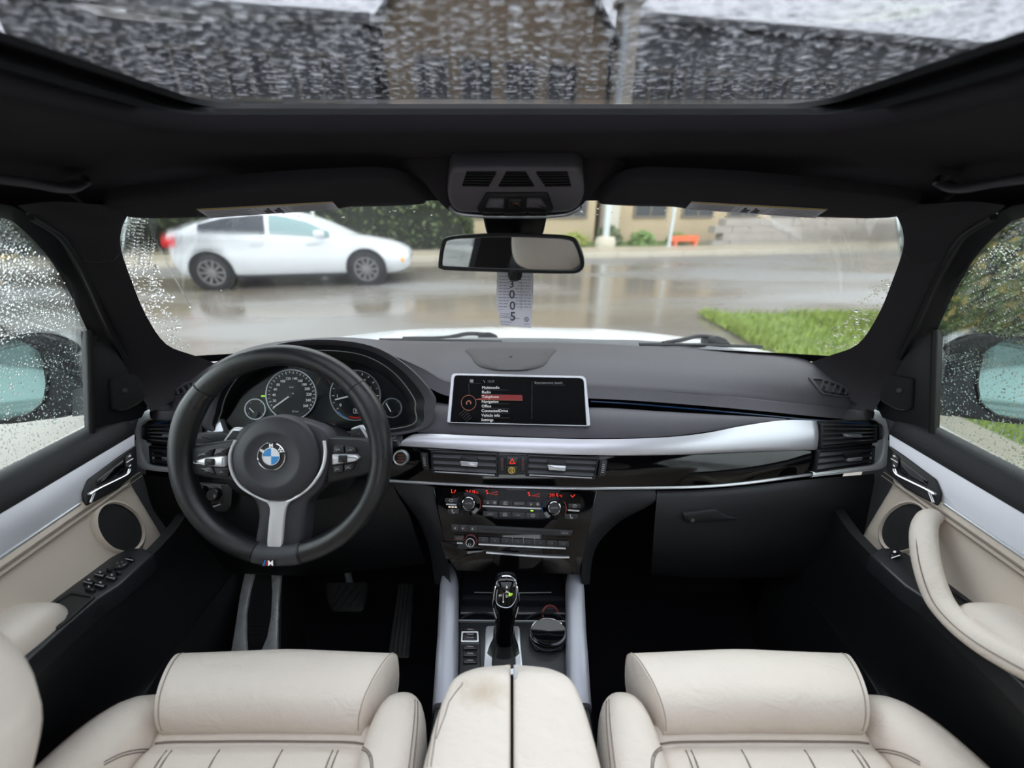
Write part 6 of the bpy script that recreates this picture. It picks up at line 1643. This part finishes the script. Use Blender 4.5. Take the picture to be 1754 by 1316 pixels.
# ================================================================== sun visors
def visor(side):
    pl = Pl.p3((450, 312, .505), (600, 306, .505), (450, 362, .598))
    o = thing('sun_visor', pl.at(450, 360) if side < 0 else V((-pl.at(450, 360).x, pl.at(450, 360).y, pl.at(450, 360).z)), 'folded dark sun visor with a white warning label above the %s' % ('steering wheel' if side < 0 else 'glovebox'), 'sun visor')
    def put(mb, n, m, par=None, sm=50): return (mb if side < 0 else mb.mirror()).build(n, M[m], par or o, sm)
    out = crv([(176, 348), (210, 335), (330, 323), (470, 310), (600, 303), (660, 303), (700, 314), (728, 340), (716, 347), (650, 350), (600, 351), (560, 356), (400, 366), (260, 371), (200, 364)], 3, True)
    put(MB().slab(pl, out, -.012, .006, .005, True), 'visor_panel', 'liner')
    q = [(336, 351), (569, 338), (580, 351), (358, 366.5)]
    lb = put(MB().slab(pl, q, .006, .0066), 'warning_label', 'paper', sm=0)
    def lq(u, v): return lerp2(lerp2(q[0], q[1], u), lerp2(q[3], q[2], u), v)
    put(MB().slab(pl, [lq(0, 0), lq(1, 0), lq(1, .11), lq(0, .11)], .0066, .0069), 'label_band', 'yellow', lb, 0)
    ink = MB()
    for u0, u1 in ((.03, .38), (.66, .97)):
        ink = MB()
        for r in range(5):
            v = .25 + r * .15
            ink.ribbon(pl, [lq(u0, v), lq(u1 - .04 * (r % 2), v)], .7, .0071)
        put(ink, 'label_text_block', 'ink', lb, 0)
    ink = MB()
    for u0, u1 in ((.41, .44), (.62, .63)): put(MB().ribbon(pl, [lq(u0, .12), lq(u1, .98)], .6, .0071), 'label_divider', 'ink', lb, 0)
    pic = MB()
    for u in (.48, .56):
        pic.slab(pl, [lq(u - .03, .55), lq(u + .025, .5), lq(u + .03, .85), lq(u - .025, .88)], .0066, .0072); pic.slab(pl, ell(*lq(u + .015, .42), 3, 1.6, 8), .0066, .0072)
    put(pic, 'label_pictogram', 'inkdark', lb, 0)
    put(MB().tube([pl.at(176, 350, 0), pl.at(150, 356, -.004), pl.at(120, 340, -.01)], .005, 8), 'hinge_arm', 'plast')
visor(-1); visor(1)
# grab handles
for sd in (-1, 1):
    o = thing('grab_handle', C(sd * .56, .38, .05), 'dark grey ceiling grab handle above the %s door' % ('driver' if sd < 0 else 'passenger'), 'handle')
    pts = [WX(a, b, x) for a, b, x in ((138, 313, -.548), (120, 322, -.540), (90, 321, -.535), (50, 313, -.535), (0, 306, -.538), (-70, 296, -.545), (-110, 286, -.565))]
    mb = MB().tube(crv(pts, 5), .0075, 10, sq=.7)
    (mb if sd < 0 else mb.mirror()).build('grip', M['dash'], o, 60)
    mb = MB().lathe(pts[0] + V((-.005, 0, .004)), V((.4, 0, -1)), [(.014, 0), (.012, .008), (0, .009)], 12)
    (mb if sd < 0 else mb.mirror()).build('mount', M['plast'], o)

# ================================================================== overhead console
PO = Pl.p3((877, 292, .498), (780, 292, .498), (877, 368, .575))
class Sunk:
    def __init__(s, p, d): s.p = p; s.d = d; s.n = p.n
    def at(s, x, y, h=0.0): return s.p.at(x, y, h - s.d)
    def t(s, x, y): return s.p.t(x, y)
PO = Sunk(PO, .010)
oc = thing('overhead_console', PO.at(877, 300, -.02), 'grey overhead console with slotted grilles and light buttons above the mirror', 'overhead console')
def zo(x, y): return (700 + x * .2507, 270 + y * .2507)
body = rnd([zo(300, 80), zo(1160, 80), zo(1195, 130), zo(1203, 260), zo(1170, 345), zo(1100, 385), zo(740, 402), zo(330, 385), zo(280, 335), zo(262, 240), zo(275, 130)], 8, 4)
MB().slab(PO, body, -.02, .010, .006, True).build('housing', M['console'], oc, 50)
pl2 = PO
for q in ([(395, 98), (600, 98), (545, 192), (365, 188)], [(665, 98), (800, 98), (860, 192), (612, 192)], [(870, 98), (1085, 98), (1110, 190), (935, 192)]):
    q = [zo(*p) for p in q]
    g_ = MB().slab(PO, q, .009, .0112).build('grille_opening', M['gap'], oc)
    for k in range(5):
        t = (k + .5) / 5; a, b = lerp2(q[0], q[3], t), lerp2(q[1], q[2], t)
        MB().ribbon(PO, [a, b], 2.0, .0135, .010).build('slat', M['plast'], g_, 0)
MB().slab(PO, rnd([zo(530, 235), zo(950, 235), zo(990, 345), zo(975, 368), zo(480, 368), zo(465, 345)], 3), .009, .014, .003).build('switch_bezel', M['plast'], oc)
for q, m_ in (([(550, 262), (655, 260), (652, 322), (525, 318)], 'darkbtn'), ([(808, 260), (905, 262), (940, 318), (805, 318)], 'darkbtn')):
    b_ = MB().slab(PO, rnd([zo(*p) for p in q], 2), .013, .018, .002).build('lamp_button', M['console'], oc)
    cx = sum(p[0] for p in q) / 4; MB().ribbon(PO, crv([zo(cx - 18, 302), zo(cx, 295), zo(cx + 18, 304)], 3), .9, .0186).build('symbol', M['grey'], b_, 0)
b_ = MB().slab(PO, rnd([zo(682, 252), zo(778, 252), zo(775, 325), zo(684, 325)], 2), .013, .020, .003).build('roof_switch', M['gap'], oc)
MB().ribbon(PO, crv([zo(708, 278), zo(730, 270), zo(752, 278)], 3), 1, .0206).build('symbol', M['orange'], b_, 0)
for x0, x1 in ((500, 630), (645, 805), (820, 950)):
    b_ = MB().slab(PO, rnd([zo(x0, 352), zo(x1, 352), zo(x1 - 8, 376), zo(x0 + 8, 376)], 1.5), .012, .017, .002).build('lamp_button', M['darkbtn'], oc)
    MB().ribbon(PO, [zo((x0 + x1) / 2 - 14, 366), zo((x0 + x1) / 2 + 10, 366)], 1, .0176).build('symbol', M['orange'], b_, 0)
MB().tube([PO.at(*p, .012) for p in crv([zo(282, 330), zo(330, 372), zo(480, 392), zo(740, 398), zo(990, 392), zo(1110, 372), zo(1178, 330)], 4)], .0026, 8).build('lower_edge', M['satin'], oc, 60)

# ================================================================== rear-view mirror
MC = W(877, 434, .56)
PM = Pl(MC, V((-.31, -.95, .0)))
rm = thing('rear_view_mirror', W(880, 390, .60), 'wide black framed rear-view mirror hanging below the overhead console', 'mirror')
mo = crv([(751, 455), (756, 420), (768, 405), (820, 400.5), (875, 399.5), (930, 401), (976, 405), (991, 418), (1000, 448), (993, 466), (963, 469), (877, 467), (775, 463.5), (757, 461)], 4, True)
mi = inset(mo, 7)
rows = []
for h, ins in ((-.034, 34), (-.030, 14), (-.018, 4), (-.004, 0)): rows.append([PM.at(a, b, h) for a, b in inset(mo, ins)])
mb = MB().grid(rows, False, True); mb.f.append(list(range(len(mo)))); mb.build('back_shell', M['frame'], rm, 60)
MB().ring(PM, mo, mi, -.006, .003, .0025).build('frame', M['frame'], rm, 60)
MB().slab(PM, inset(mo, 6), -.006, .0005).build('mirror_glass', M['mirror'], rm, 0)
MB().loft([[W(a, b, t_) for a, b in crv([(x0, y_), (x1, y_)], 1)] for x0, x1, y_, t_ in ((0, 0, 0, 1), (1, 1, 0, 1))], 1, 1) if False else None
pm2 = Pl.p3((830, 370, .60), (935, 370, .60), (880, 400, .62))
MB().slab(pm2, rnd([(826, 362), (938, 362), (930, 398), (918, 404), (845, 404), (834, 398)], 5), -.05, .012, .006).build('mount_cover', M['frame'], rm, 50)
MB().tube([W(882, 400, .60), W(880, 418, .585)], .011, 12).build('ball_stem', M['frame'], rm)
MB().lathe(PM.at(880, 468, -.006), V((0, 0, -1)), [(.011, -.004), (.011, .004), (.009, .010), (.004, .0125), (0, .0125)], 20).build('sensor_knob', M['frame'], rm)
# ================================================================== paper tag hanging from the mirror
TAGP = Pl.p3((851, 475, .605), (913, 472, .605), (882, 560, .615))
tg = thing('paper_tag', TAGP.at(880, 470), 'white printed paper tag hanging below the rear-view mirror', 'tag')
def zt(x, y): return (840 + x * .08357, 460 + y * .08357)
to = rnd([(852, 452), (913, 450), (913.5, 500), (910, 562), (858, 558), (850, 520), (851, 480)], 2)
MB().slab(TAGP, to, -.0012, 0).build('paper', M['paper'], tg, 0)
MB().text(TAGP, '3', *zt(437, 320), 12, .0006, bold=True).text(TAGP, '0', *zt(442, 530), 14.5, .0006, bold=True).text(TAGP, '0', *zt(452, 760), 14.5, .0006, bold=True).text(TAGP, '5', *zt(460, 980), 14.5, .0006, bold=True).build('figures', M['inkdark'], tg, 0)
ink = MB(); rr = random.Random(4)
for k in range(12):
    y = 160 + k * 62; x = 175
    while x < (800 if k < 11 else 260):
        w_ = rr.uniform(30, 90)
        if not (375 < x + w_ / 2 < 520): ink.ribbon(TAGP, [zt(x, y + x * .02), zt(min(x + w_, 825), y + x * .02)], 1.0, .0005)
        x += w_ + 18
for y, x1 in ((920, 400), (965, 400), (1005, 600), (1085, 440), (1135, 400)): ink.ribbon(TAGP, [zt(195, y), zt(x1, y + 20)], .7, .0005)
ink.ribbon(TAGP, [zt(690, 1140), zt(800, 1145)], .7, .0005)
ink.build('printed_lines', M['ink'], tg, 0)
lo = MB(); lo.ribbon(TAGP, ell(*zt(740, 1045), 3.2, 3.6, 16), 1.2, .0005, closed=True)
lo.ribbon(TAGP, [zt(722, 1025), zt(758, 1065)], 1.2, .0005); lo.build('printed_emblem', M['inkdark'], tg, 0)
gn = MB()
gn.ribbon(TAGP, [zt(625 + (k % 2) * 16, 150 + k * 28) for k in range(26)], .7, .0006); gn.build('green_pen_marks', M['inkgreen'], tg, 0)
